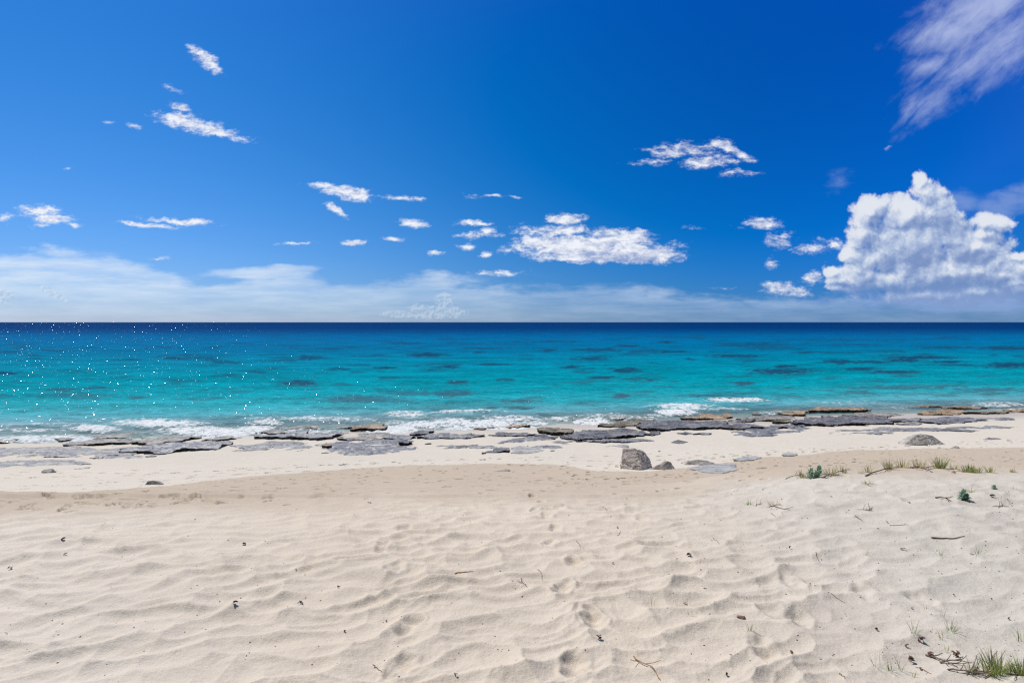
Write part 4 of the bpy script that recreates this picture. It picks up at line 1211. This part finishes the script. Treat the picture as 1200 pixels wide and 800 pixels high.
boulder('tiny grey stone between the rounded tan boulder and the small dark stone', 1100, 525, rnd_hull(.18, .15, .08, 14, 23), 'boulder', .01, 1, 24, 'stone', 'stone')
boulder('flat triangular grey stone alone on the tan sand at centre', 589, 554.5, [(-.27, .1, .0), (.27, .08, .0), (.05, -.14, 0), (-.25, .1, .07), (.2, .1, .12), (.1, -.08, .06), (-.05, .02, .09), (.24, .0, .05)], 'boulder', .012, 3, 31, 'stone', 'stone')
boulder('pale grey stone on the cream sand at left', 179, 568, [(-.22, -.05, 0), (.22, -.05, 0), (.2, .15, 0), (-.2, .15, 0), (-.14, 0, .12), (.0, .02, .14), (.2, .0, .07), (-.2, 0, .05), (.1, .1, .1)], 'boulder', .01, 2, 33, 'stone', 'stone')
boulder('small dark oval stone with a blue grey tail on the sand at far left', 57, 553.5, rnd_hull(.52, .4, .16, 18, 41), 'speck', .015, 2, 42, 'stone', 'stone')
boulder('tiny dark stone beside the foot of the wedge boulder', 790, 549.5, rnd_hull(.12, .1, .07, 12, 43), 'boulder', .008, 1, 44, 'stone', 'stone')
boulder('small grey stone on the faint rock sheet above the wedge boulder', 772, 529, rnd_hull(.16, .12, .08, 12, 45), 'boulder', .008, 1, 46, 'stone', 'stone')
slab('flat_stone', 'large pale slab flush in the tan sand right of the wedge boulder', [(806, 550.5), (838, 545.5), (860, 545.5), (863.5, 552), (846, 557), (824, 555.5)], .8, lift=0.06, mk='white', conform=True, jag=.04, relief=.006)
slab('flat_stone', 'half buried pale stone slab behind the large pale slab', [(861, 540.5), (869, 536.5), (884, 536.2), (893, 538), (882, 541), (868, 542)], .8, lift=0.06, mk='white', conform=True, jag=.04, relief=.006)
slab('flat_stone', 'small pale domed stone at the edge of the cream sand right of the slabs', [(916, 534.8), (923, 532.2), (931, 532.6), (934.5, 534.6), (926, 536)], .8, lift=0.06, mk='white', conform=True, jag=.03, relief=.006)
slab('flat_stone', 'blue grey flat stone touching the small dark oval stone at far left', [(40, 553.6), (48, 550.5), (54, 550.4), (54, 553), (48, 554.4)], .7, 'bluegrey', conform=True, jag=.04)
#END_ROCKS

# ------------------------------------------------------------------ plants
def leaf_mat(name, c, var=0.35, trans=0.35, rough=0.6):
    m, t, o = mat(name)
    tcn = t.new('ShaderNodeTexCoord')
    n = t.noise(tcn.outputs['Object'], 24.0, 4, 0.6)
    r = t.new('ShaderNodeNewGeometry').outputs['Random Per Island']
    k = t.m('MULTIPLY_ADD', t.m('SUBTRACT', r, 0.5), var * 2, 1.0)
    k = t.m('MULTIPLY', k, t.m('MULTIPLY_ADD', n, 0.6, 0.7))
    cc_ = t.v('SCALE', (*c,), scale=k)
    b = t.new('ShaderNodeBsdfPrincipled')
    t.put(b.inputs['Base Color'], cc_); b.inputs['Roughness'].default_value = rough
    b.inputs['Specular IOR Level'].default_value = 0.25
    tr = t.new('ShaderNodeBsdfTranslucent'); t.put(tr.inputs[0], cc_)
    mx = t.new('ShaderNodeMixShader'); mx.inputs[0].default_value = trans
    t.l.new(b.outputs[0], mx.inputs[1]); t.l.new(tr.outputs[0], mx.inputs[2]); t.l.new(mx.outputs[0], o.inputs[0])
    return m


PM = {'green': leaf_mat('grass_green', (0.21, 0.29, 0.085)), 'yellow': leaf_mat('grass_yellow_green', (0.38, 0.39, 0.13)),
      'straw': leaf_mat('dry_straw', (0.50, 0.41, 0.26), trans=0.2), 'blue': leaf_mat('blue_green_leaf', (0.27, 0.42, 0.29), 0.3, 0.4),
      'twig': leaf_mat('brown_twig', (0.17, 0.125, 0.095), 0.3, 0.0, 0.9), 'darkleaf': leaf_mat('dead_dark_leaf', (0.075, 0.048, 0.036), 0.4, 0.1, 0.7),
      'redleaf': leaf_mat('dead_reddish_leaf', (0.22, 0.12, 0.085), 0.3, 0.1, 0.7), 'orangetwig': leaf_mat('orange_twig', (0.32, 0.17, 0.08), 0.2, 0.0, 0.8)}


class MB:
    def __init__(self): self.v = []; self.f = []

    def blade(self, base, d, length, width, bend, nseg=5):
        side = Vector((-d.y, d.x, 0))
        if side.length < .01: side = Vector((1, 0, 0))
        side.normalize()
        a = random.uniform(-.8, .8)
        side = side * math.cos(a) + Vector((0, 0, 1)) * math.sin(a) * 0.2
        p = base.copy(); dr = d.normalized(); i0 = len(self.v)
        out_ = Vector((d.x, d.y, 0))
        if i0 >= 4 and getattr(self, 'last', None) is not None:   # blades of one plant grow from one root
            self.f.append((self.last, self.last + 1, i0 + 1, i0))
        self.last = i0
        for k in range(nseg + 1):
            f = k / nseg
            w = width * (1 - f ** 1.6) * (0.75 + 0.5 * math.sin(f * 3))
            self.v += [p - side * w / 2, p + side * w / 2]
            dr = (dr + (out_ * 0.6 + Vector((0, 0, -1))) * bend / nseg).normalized()
            p = p + dr * length / nseg
        for k in range(nseg):
            a = i0 + 2 * k
            self.f.append((a, a + 1, a + 3, a + 2))

    def tube(self, pts, r0, r1=None, n=5):
        r1 = r0 * 0.5 if r1 is None else r1
        i0 = len(self.v); m = len(pts)
        for k, p in enumerate(pts):
            d = (pts[min(k + 1, m - 1)] - pts[max(k - 1, 0)])
            d = d.normalized() if d.length else Vector((1, 0, 0))
            u = d.cross(Vector((0.1, 0.2, 1))).normalized(); w = d.cross(u)
            r = r0 + (r1 - r0) * k / max(1, m - 1)
            for j in range(n):
                a = 6.283 * j / n
                self.v.append(p + (u * math.cos(a) + w * math.sin(a)) * r)
        for k in range(m - 1):
            for j in range(n):
                a = i0 + k * n + j; b = i0 + k * n + (j + 1) % n
                self.f.append((a, b, b + n, a + n))
        self.f.append(tuple(i0 + j for j in range(n))[::-1]); self.f.append(tuple(i0 + (m - 1) * n + j for j in range(n)))

    def leaf(self, base, d, up, length, width, fold=0.25, th=0.0):
        """a pointed oval leaf, folded along its midrib"""
        d = d.normalized(); s = d.cross(up).normalized(); u = s.cross(d).normalized()
        i0 = len(self.v)
        prof = [(0, .12), (.2, .7), (.45, 1), (.7, .85), (.9, .4), (1.0, .04)]
        for f, w in prof:
            c = base + d * length * f + u * (0.12 * length * math.sin(f * 2.6))
            self.v += [c - s * width * w / 2 + u * fold * width * w / 2, c, c + s * width * w / 2 + u * fold * width * w / 2]
        for k in range(5):
            a = i0 + 3 * k
            self.f += [(a, a + 1, a + 4, a + 3), (a + 1, a + 2, a + 5, a + 4)]

    def build(self, name, m, parent=None):
        me = bpy.data.meshes.new(name)
        me.from_pydata([tuple(v) for v in self.v], [], self.f)
        me.update()
        ob = link(name, me, m)
        if parent is not None: ob.parent = parent
        return ob


def empty(name, p, label, cat, group=None):
    e = bpy.data.objects.new(name, None)
    e.empty_display_size = 0.05
    e.location = p
    col.objects.link(e)
    return tag(e, label, cat, group)


def wander(p, d, length, n, wig, follow=True, lift=0.004):
    pts = [p.copy()]
    for k in range(n):
        d = (d + Vector((random.uniform(-wig, wig), random.uniform(-wig, wig), 0))).normalized()
        q = pts[-1] + d * length / n
        if follow: q.z = ground(q.x, q.y) + lift + random.uniform(0, lift)
        pts.append(q)
    return pts


def grass(label, px, py, w, h, n, mats=('green',), group=None, lean=0.5, dead=0, width=0.0035, name='grass_tuft', spikes=0, cat='grass tuft'):
    """w, h in photograph pixels"""
    p = drop(px, py)
    s = p.y / F
    W_, H_ = w * s, h * s
    e = empty(name, p, label, cat, group)
    for mi, mk in enumerate(mats):
        mb = MB()
        for k in range(max(2, n // len(mats))):
            a = random.uniform(0, 6.283); r = W_ * 0.42 * math.sqrt(random.random())
            bx, by = r * math.cos(a), r * math.sin(a) * 0.6
            b = Vector((bx, by, ground(p.x + bx, p.y + by) - p.z - 0.004))
            d = Vector((math.cos(a) * lean * random.uniform(.2, 1) + random.uniform(-.15, .15), math.sin(a) * lean * random.uniform(.2, 1), 1))
            mb.blade(b, d, H_ * random.uniform(.55, 1.15), width * random.uniform(.7, 1.3) * (1 if mk != 'straw' else .8), random.uniform(.15, .9))
        mb.build('blades' if mk != 'straw' else 'dry_blades', PM[mk], e)
    if dead:
        mb = MB()
        for k in range(dead):
            d = Vector((random.uniform(-1, 1), random.uniform(-.4, .4), 0)).normalized()
            pts = wander(p, d, W_ * random.uniform(.5, 1.1), 7, .35)
            mb.tube([q - p for q in pts], 0.004, 0.0015)
            if random.random() < .7:
                q = pts[3] - p
                mb.tube([q, q + Vector((random.uniform(-.03, .03), 0, .05)), q + Vector((random.uniform(-.05, .05), 0, random.uniform(.06, .12)))], .0025, .001, 4)
        mb.build('runner', PM['twig'], e)
    return e


def shrub(label, px, py, heads, extra_twigs=4):
    """blue green rosettes; heads: (px offset, height px, size px)"""
    p = drop(px, py); s = p.y / F
    e = empty('seaside_shrub', p, label, 'shrub')
    st = MB()
    for (ox, hp, sz) in heads:
        top = Vector((ox * s, random.uniform(-.02, .02), hp * s))
        st.tube([Vector((ox * s * .3, 0, -.02)), Vector((ox * s * .7, 0, hp * s * .5)), top], .006, .004)
        lf = MB()
        for k in range(46):
            f = (k + .5) / 46
            a = k * 2.39996
            el = 1.45 - 1.7 * f + random.uniform(-.12, .12)
            d = Vector((math.cos(a) * math.cos(el), math.sin(a) * math.cos(el), math.sin(el)))
            b = top + Vector((0, 0, -.5 * sz * s * f)) + d * .01
            lf.leaf(b, d, Vector((0, 0, 1)) if abs(d.z) < .95 else Vector((1, 0, 0)), sz * s * random.uniform(.42, .62), sz * s * .17)
        lf.build('leaf_rosette', PM['blue'], e)
    st.build('stem', PM['twig'], e)
    return e


shrub('blue green shrub with two leafy heads at the left end of the dune lip', 956, 561, [(-7, 6, 12), (3, 8, 13), (-1, 3, 9)])
shrub('single blue green shrub on the white sand behind the lone dark branch', 1129, 586, [(0, 6, 14), (3, 3, 9), (-3, 4, 9)])
shrub('smallest blue green plant, alone on the white sand near the right edge', 1164, 572.5, [(0, 2, 6), (1.5, 1, 5)])
G = 'grass growing along the dune lip'
for (lab, x, y, w, h, n, ms, dd) in [
    ('brownish grass left of the two headed blue shrub', 941, 561, 18, 9, 26, ('straw', 'yellow'), 3),
    ('yellow green grass with dead stems just right of the two headed blue shrub', 972, 559, 20, 11, 40, ('yellow', 'straw'), 4),
    ('wispy grass spike at the right end of the brown stems by the two headed shrub', 989, 557, 7, 10, 9, ('yellow',), 1),
    ('single faint sprout between the two headed shrub and the long runner', 1008, 558, 6, 6, 6, ('yellow',), 0),
    ('green sprout at the left end of the long brown runner on the lip', 1017, 556, 8, 13, 10, ('yellow',), 2),
    ('bushy green tuft standing on the long brown runner', 1041, 553, 12, 14, 34, ('yellow', 'straw'), 3),
    ('twiggy straw coloured tuft right of the bushy green tuft', 1057, 551, 18, 12, 30, ('straw', 'yellow'), 3),
    ('grass clump over a dark root at the middle of the lip', 1077, 551, 18, 12, 30, ('straw', 'yellow'), 5),
    ('tallest yellow green tuft on the dune lip', 1101, 552, 16, 16, 56, ('yellow', 'green'), 4),
    ('pale green sprouts right of the tallest tuft', 1117, 553, 9, 8, 16, ('yellow',), 1),
    ('wide low green clump on the right part of the lip', 1138, 556, 26, 10, 70, ('green', 'yellow'), 4),
    ('small green sprout right of the wide low clump', 1160, 556, 10, 8, 14, ('yellow',), 1),
    ('last faint green sprout on the lip at the right', 1186, 555, 8, 5, 10, ('yellow',), 0)]:
    grass(lab, x, y, w, h * 1.1, int(n * 1.7), ms, G, dead=dd + 1, width=0.009)
grass('yellow green patch of creeping grass below the left end of the lip', 1016, 568, 18, 6, 40, ('yellow',), lean=.9, dead=2, width=.005)
grass('green tip of a creeping plant farthest left on the white sand', 877, 591, 9, 7, 22, ('green',), lean=.6, width=.006)
grass('row of dry sprouts right of the green creeping tip', 888, 591, 12, 4, 12, ('straw',), lean=.5, dead=2)
grass('yellow sprouts at the right end of the creeping row', 906, 592, 15, 7, 22, ('yellow', 'straw'), lean=.5, dead=3, width=.005)
grass('brown dead tuft in the middle of the white sand', 1017, 598, 12, 6, 18, ('straw',), lean=.9, dead=3)
grass('yellow green blades right of the single blue green shrub', 1137, 577, 10, 9, 16, ('yellow',), lean=.7, dead=1, width=.005)
grass('faint thin sprout below the lip near the right edge', 1188, 573, 7, 6, 6, ('yellow',), lean=.5)
grass('little brown plant with spread twigs near the right edge', 1173, 592, 14, 8, 10, ('straw',), lean=.9, dead=4)
grass('pale straw wisp behind the long grey stick', 1119, 620, 16, 9, 12, ('straw',), lean=.9, width=.0022)
grass('single upright blade of grass right of the straw wisp', 1136, 628, 4, 13, 4, ('yellow',), lean=.15, width=.003)
grass('thin green sprig left of centre on the right dune, casting a line of shadow', 1013, 652, 7, 9, 6, ('yellow',), lean=.5, width=.003)
grass('straw wisp on the right dune above the shadow casting sprig', 1004, 637, 12, 9, 8, ('straw',), lean=.8, width=.0022)
grass('green three bladed sprig below the long grey stick', 1102, 653, 10, 12, 9, ('green',), lean=.6, width=.0035)
grass('green sprig with long arched blades near the pale bump of sand', 1145, 650, 16, 15, 10, ('green',), lean=.8, width=.0035)
grass('short green sprig in the trough left of the tall single blade', 1086, 715, 7, 6, 6, ('yellow',), lean=.6, width=.003)
grass('tall single green blade standing alone on the lower right dune', 1104, 725, 5, 15, 5, ('green',), lean=.2, width=.003)
grass('small green tuft left of the twin tufts, by the dark leaves', 1071, 750, 9, 17, 11, ('green',), lean=.4, width=.0035)
grass('larger of the twin green tufts on the lower right dune', 1113, 746, 15, 17, 14, ('green',), lean=.6, width=.0035)
grass('smaller of the twin green tufts on the lower right dune', 1104, 753, 10, 12, 10, ('green',), lean=.6, width=.0035)
grass('tall sparse green tuft cut by the right edge of the photo', 1198, 752, 18, 28, 16, ('green',), lean=.45, width=.004)
grass('thin green sprig with a long blade leaning left, near the bottom', 1026, 785, 18, 20, 9, ('green',), lean=.8, width=.003)
grass('green sprig between the leaning sprig and the tall pair near the bottom', 1044, 788, 9, 14, 9, ('green',), lean=.5, width=.0035)
grass('straight tall green sprig near the bottom of the photo', 1056, 786, 8, 20, 7, ('green',), lean=.4, width=.003)
grass('faint sprig right of the straight tall sprig at the bottom', 1071, 794, 5, 10, 5, ('yellow',), lean=.4, width=.003)
grass('faint yellow sprig above the heap of dead twigs', 1109, 765, 5, 12, 5, ('yellow',), lean=.3, width=.003)
grass('biggest dense green grass clump at the bottom right corner', 1167, 795, 34, 27, 130, ('green', 'yellow'), lean=.6, dead=5, width=.005)
grass('dense grass clump in the very corner at bottom right', 1197, 800, 26, 26, 90, ('green', 'yellow'), lean=.6, dead=3, width=.005)
grass('thin green grass clump at the right end of the dead twigs', 1138, 792, 16, 17, 34, ('green', 'straw'), lean=.6, dead=6, width=.004)
grass('dry yellow sprig on the sand right of the footprints', 764, 714, 14, 15, 8, ('straw', 'yellow'), lean=.6, width=.0026)
grass('low straw sprig at centre right of the sand, left one of a close pair', 792, 709, 12, 8, 8, ('straw',), lean=.9, width=.0028)
grass('upright straw sprig at centre right of the sand, right one of a close pair', 805, 708, 10, 14, 7, ('straw',), lean=.7, dead=1, width=.0028)
grass('small green sprig below the close pair of straw sprigs', 808, 724, 6, 13, 5, ('yellow',), lean=.3, width=.0026)
grass('spiky yellow green sprig beside the flat reddish stone', 877, 745, 11, 11, 14, ('yellow', 'green'), lean=.7, width=.003)
grass('upright thin straw blades on the middle sand left of the footprints', 577, 678, 5, 11, 4, ('straw',), lean=.25, width=.0025)


# ------------------------------------------------------------------ bits lying on the sand
def scrap(label, px, py, size, mk='darkleaf', name='dead_leaf', cat='dead leaf', n=2, rot=None):
    p = drop(px, py); s = p.y / F
    mb = MB()
    size *= 0.68
    for k in range(n):
        a = random.uniform(0, 6.283) if rot is None else rot + random.uniform(-.25, .25)
        d = Vector((math.cos(a), math.sin(a), random.uniform(.0, .3)))
        L_ = size * s * random.uniform(.6, 1.0)
        b = Vector((random.uniform(-.3, .3) * size * s, random.uniform(-.3, .3) * size * s, 0.004 + .006 * k)) - d * L_ * .4
        b.z = 0.005 + 0.005 * k
        mb.leaf(b, d, Vector((random.uniform(-.5, .5), random.uniform(-.5, .5), 1)), L_, L_ * random.uniform(.35, .6), random.uniform(.3, .8))
    ob = mb.build(name, PM[mk])
    ob.location = p
    # a little thickness
    sol = ob.modifiers.new('thickness', 'SOLIDIFY'); sol.thickness = 0.002
    return tag(ob, label, cat)


def twig(label, x0, y0, x1, y1, r=0.004, mk='twig', fork=0, up=0.0, cat='twig'):
    a, b = drop(x0, y0), drop(x1, y1)
    mb = MB()
    N_ = 9; pts = []
    for k in range(N_ + 1):
        f = k / N_
        q = a.lerp(b, f) + Vector((random.uniform(-.006, .006), random.uniform(-.006, .006), 0))
        q.z = max(ground(q.x, q.y) + r * .8, a.z * (1 - f) + b.z * f - .02) + up * math.sin(f * 3.14)
        pts.append(q - a)
    mb.tube(pts, r, r * .4)
    for k in range(fork):
        i = random.randint(2, N_ - 2)
        d = (pts[i + 1] - pts[i]).normalized(); sg_ = random.choice((-1, 1)); d = Vector((d.x - d.y * sg_, (d.y + d.x * sg_) * .5, .35)).normalized(); bl = min((b - a).length, .45)
        mb.tube([pts[i], pts[i] + d * bl * .18, pts[i] + d * bl * .32 + Vector((0, 0, .01))], r * .6, r * .3, 4)
    ob = mb.build('twig', PM[mk]); ob.location = a
    return tag(ob, label, cat)


for (lab, x, y, sz, mk, n) in [
    ('curled dark leaf scrap near the left edge, upper one of two', 74, 637, 8, 'darkleaf', 3),
    ('thin reddish brown leaf near the left edge, lower one of two', 78, 653, 9, 'redleaf', 1),
    ('black seaweed scrap at the far left edge of the rippled sand', 12, 667, 7, 'darkleaf', 3),
    ('dark round scrap on the ripples at upper middle left', 287, 639, 6, 'darkleaf', 3),
    ('dark speck of leaf at left of centre, upper left one of a close group', 347, 671, 4, 'darkleaf', 2),
    ('reddish speck of leaf beside a dark one at left of centre', 358, 675, 4, 'redleaf', 1),
    ('largest dark leaf on the left sand, in front of a ripple crest', 275, 718, 9, 'darkleaf', 3),
    ('small dark leaf up and left of the largest dark leaf on the left sand', 257, 706, 4, 'darkleaf', 1),
    ('elongated dark scrap at left of centre near the middle of the sand', 352, 710, 9, 'darkleaf', 3),
    ('small dark scrap above the elongated one at left of centre', 357, 701, 4, 'darkleaf', 1),
    ('dark scrap on the ripples just right of the close group at left of centre', 397, 692, 6, 'darkleaf', 2),
    ('bluish black scrap at the left edge near the bottom', 7, 743, 5, 'darkleaf', 2),
    ('tiny dark leaf high on the left sand below the tan band', 228, 610, 4, 'darkleaf', 1),
    ('tiny red leaf near the bottom of the left sand', 292, 771, 4, 'redleaf', 1),
    ('dark scrap high in the middle of the sand near the tan band', 433, 591, 6, 'darkleaf', 2),
    ('dark speck of leaf left of the lowest left footprint', 453, 730, 5, 'darkleaf', 2),
    ('small black scrap at lower left of centre', 404, 744, 5, 'darkleaf', 2),
    ('forked black scrap at the bottom edge near the centre', 533, 797, 7, 'darkleaf', 2),
    ('dark scrap beside the lowest left footprint at the bottom', 467, 790, 5, 'darkleaf', 2),
    ('dark leaf scrap at the foot of the large footprint in the middle', 702, 753, 9, 'darkleaf', 4),
    ('dark round leaf high on the sand right of the middle footprints', 723, 618, 5, 'darkleaf', 2),
    ('flat dark brown scrap right of the middle footprints', 718, 661, 5, 'redleaf', 2),
    ('black scrap at the bottom edge under the middle footprints', 670, 796, 6, 'darkleaf', 2),
    ('longest black scrap right of centre on the sand', 806, 652, 10, 'darkleaf', 2),
    ('small black scrap just left of the longest black scrap', 792, 655, 5, 'darkleaf', 2),
    ('small reddish dark leaf left of the flat reddish stone', 831, 727, 5, 'redleaf', 2),
    ('dark oval leaf on the upper right sand below the stained patch', 925, 644, 6, 'darkleaf', 3),
    ('dark star shaped scrap on the white sand below the grey stick', 1058, 646, 7, 'darkleaf', 3),
    ('small dark leaf on the ridge right of the right hand footprints', 949, 690, 4, 'darkleaf', 2),
    ('dark scrap with two lobes above the leaning sprig near the bottom', 1026, 739, 7, 'darkleaf', 3),
    ('red and black leaf pair at the bottom right of centre', 928, 772, 8, 'redleaf', 3),
    ('brown leaves under the small green tuft left of the twin tufts', 1078, 756, 11, 'redleaf', 5),
    ('small dark leaf left of the heap of dead twigs, upper one', 1061, 763, 6, 'redleaf', 3),
    ('cluster of dark leaves left of the heap of dead twigs, lower one', 1067, 775, 10, 'redleaf', 5),
    ('tan brown curled leaf between the faint sprig and the heap of dead twigs', 1078, 785, 8, 'redleaf', 2),
    ('dark red leaf at the left end of the heap of dead twigs', 1089, 771, 11, 'redleaf', 4),
    ('dark leaves on top of the heap of dead twigs', 1119, 773, 12, 'redleaf', 6),
    ('black scrap in the bottom edge left of the red and black leaf pair', 852, 796, 7, 'darkleaf', 3),
    ('small brown leaf above the cluster of dark leaves at lower right', 1038, 764, 4, 'redleaf', 1),
    ('dark leaf right of the tall single blade of grass', 1161, 701, 5, 'darkleaf', 1),
    ('small blue black scrap in a trough of the lower right dune', 1117, 697, 4, 'darkleaf', 2),
    ('small brown leaf above the short green sprig in the trough', 1068, 714, 4, 'redleaf', 2),
    ('dark scrap among the white sand below the lip, left of the single shrub', 1066, 591, 6, 'darkleaf', 2),
    ('brown leaf right of the single blue green shrub', 1162, 584, 10, 'darkleaf', 3),
    ('dark speck of leaf in the stained patch of the upper right sand', 973, 583, 4, 'darkleaf', 2),
    ('dark leaf at right of centre below the creeping row', 904, 612, 4, 'darkleaf', 1),
    ('dark brown leaf under the lip beside the wide low clump', 1117, 557, 7, 'redleaf', 3),
    ('small dark leaf in the white sand left of the dead tuft', 894, 574, 4, 'darkleaf', 1),
    ('dark fleck below the green creeping tip at the left of the white sand', 845, 611, 4, 'darkleaf', 1),
    ('dark fleck in the far right sand near the edge, above the tall sparse tuft', 1182, 726, 5, 'darkleaf', 2),
    ('dark brown leaf on the white sand near the end of the grey stick', 1040, 613, 5, 'darkleaf', 2),
    ('brown fleck below the dead tuft on the white sand', 1029, 623, 5, 'darkleaf', 2)]:
    scrap(lab, x, y, sz, mk, n=n)
twig('thin orange twig lying flat in the middle of the sand', 533, 672.5, 554, 673, .004, 'orangetwig')
twig('slender straw stalk left of the third footprint from the top', 630, 667, 636, 682, .0025, 'orangetwig', 0, .01)
twig('crooked dark twig left of the middle footprints', 610, 680, 617, 691, .0035, 'twig', 2)
twig('short brown twig left of the lowest left footprint near the bottom', 436, 778, 447, 788, .003)
twig('long reddish twig at the bottom of the photo right of the footprints', 742, 770, 775, 800, .0045, 'orangetwig', 2, .01)
twig('small bent twig right of the second footprint from the top', 675, 635, 681, 642, .003)
twig('small bent dark twig under the round leaf right of the footprints', 723, 630, 727, 624, .003)
twig('thin dark twig pointing down right at centre right', 835, 630, 843, 641, .0035)
twig('thin brown twig on the right sand beside a ridge', 972, 699, 990, 707, .003)
twig('thin brown twig at the upper right of the rippled sand near the stain', 706, 594, 716, 600, .004)
twig('brown stick on the white sand left of the thin pale stick', 1002, 606, 1010, 611, .006)
twig('thin straight pale stick on the white sand', 1042, 617, 1064, 617.5, .004, 'twig', 1)
twig('long grey stick lying level on the right dune', 1091, 632.5, 1130, 631, .009, 'twig')
twig('lone dark forked branch left of the single blue green shrub', 1096, 582, 1114, 587, .012, 'twig', 3, .02)
twig('dark curved twig at the right end of the creeping row', 905, 592, 925, 598, .006, 'twig', 2)
twig('dark twig below the creeping row on the white sand', 903, 601, 909, 607, .004, 'twig')
twig('long brown runner along the lip between the green sprout and the bushy tuft', 1014, 560, 1052, 549, .012, 'twig', 5, .03)
twig('dark woody root on the lip below the middle grass clump', 1066, 549, 1092, 556, .014, 'twig', 4, .03)
twig('woody runner sloping from the tallest tuft down to the right', 1085, 545, 1112, 554, .009, 'twig', 3, .03)
twig('brown stem sticking out left of the brownish grass on the lip', 920, 563, 946, 558, .006, 'twig', 3, .02)
twig('bare brown stems between the yellow green grass and the wispy spike', 962, 562, 992, 556, .008, 'twig', 5, .03)
twig('dead twig at the top of the heap near the bottom right', 1085, 770, 1122, 788, .006, 'twig', 6, .01)
twig('dead twig crossing the heap near the bottom right', 1100, 780, 1138, 783, .005, 'twig', 6, .015)
twig('lowest dead twig of the heap near the bottom right', 1108, 790, 1145, 794, .005, 'twig', 5, .01)
twig('straw coloured twig left of the lowest dead twig', 1072, 782, 1092, 795, .003, 'orangetwig', 1)
twig('short straw twig on the bottom edge right of the red and black leaves', 983, 793, 990, 799, .003, 'orangetwig')
twig('fine twig right of the brown plant with spread twigs', 1180, 585, 1186, 592, .003)
twig('fine dark twig crossing the sand below the stained patch', 955, 651, 960, 658, .003)
# flat stone among the prints
p = drop(869, 726)
me = hull_mesh([Vector(q) for q in [(-.035, 0, 0), (.03, -.01, 0), (.03, .03, 0), (-.03, .03, 0), (-.03, 0, .018), (.02, 0, .02), (.03, .02, .012), (-.02, .03, .015), (0, -.015, .01)]], 2, .002, 5)
m_red = rock_mat('reddish_stone', (0.24, 0.15, 0.12), (0.2, 0.12, 0.1), .8, .3, .2, .1)
fs_ = link('flat_pebble', me, m_red); fs_.location = p
tag(fs_, 'flat reddish brown stone on the sand right of the middle, by the spiky sprig', 'pebble')
p = drop(1138, 650)
me = hull_mesh([Vector(q) for q in rnd_hull(.055, .07, .014, 16, 77)], 2, .003, 5)
sh_ = link('shell', me, RM['white']); sh_.location = p
tag(sh_, 'bright white shell piece beside the sprig with long arched blades', 'shell')

# fine litter nobody could count
def litter(name, label, n, mk, size, seed, cat):
    rg = np.random.RandomState(seed)
    vs = []; fs = []
    k = 0
    while k < n:
        x = rg.uniform(-20, 1220); y = 800 - 230 * rg.rand() ** 0.8
        if y < np.interp(x, _dx, _dy) + 4: continue
        if rg.rand() > 0.35 + 0.65 * (x > 820): continue
        p = drop(x, y)
        s = size * rg.uniform(.4, 1.3) * (0.6 + p.y / 7)
        a = rg.uniform(0, 6.28); i = len(vs)
        e = rg.uniform(.3, .9)
        c, n_ = math.cos(a), math.sin(a)
        for (u, v, w) in ((-1, 0, .2), (0, -e, .3), (1, 0, .25), (0, e, .2), (0, 0, 1.0)):
            vs.append((p.x + s * (u * c - v * n_), p.y + s * (u * n_ + v * c), p.z + s * w * .7 - .0005))
        fs += [(i, i + 1, i + 4), (i + 1, i + 2, i + 4), (i + 2, i + 3, i + 4), (i + 3, i, i + 4)]
        k += 1
    me = bpy.data.meshes.new(name); me.from_pydata(vs, [], fs); me.update()
    return tag(link(name, me, mk), label, cat, kind='stuff')


litter('sand_litter', 'scatter of tiny dark plant crumbs all over the dry sand', 520, PM['darkleaf'], .006, 3, 'litter')
litter('shell_grit', 'scatter of tiny white shell crumbs all over the dry sand', 260, RM['white'], .004, 4, 'shell grit')
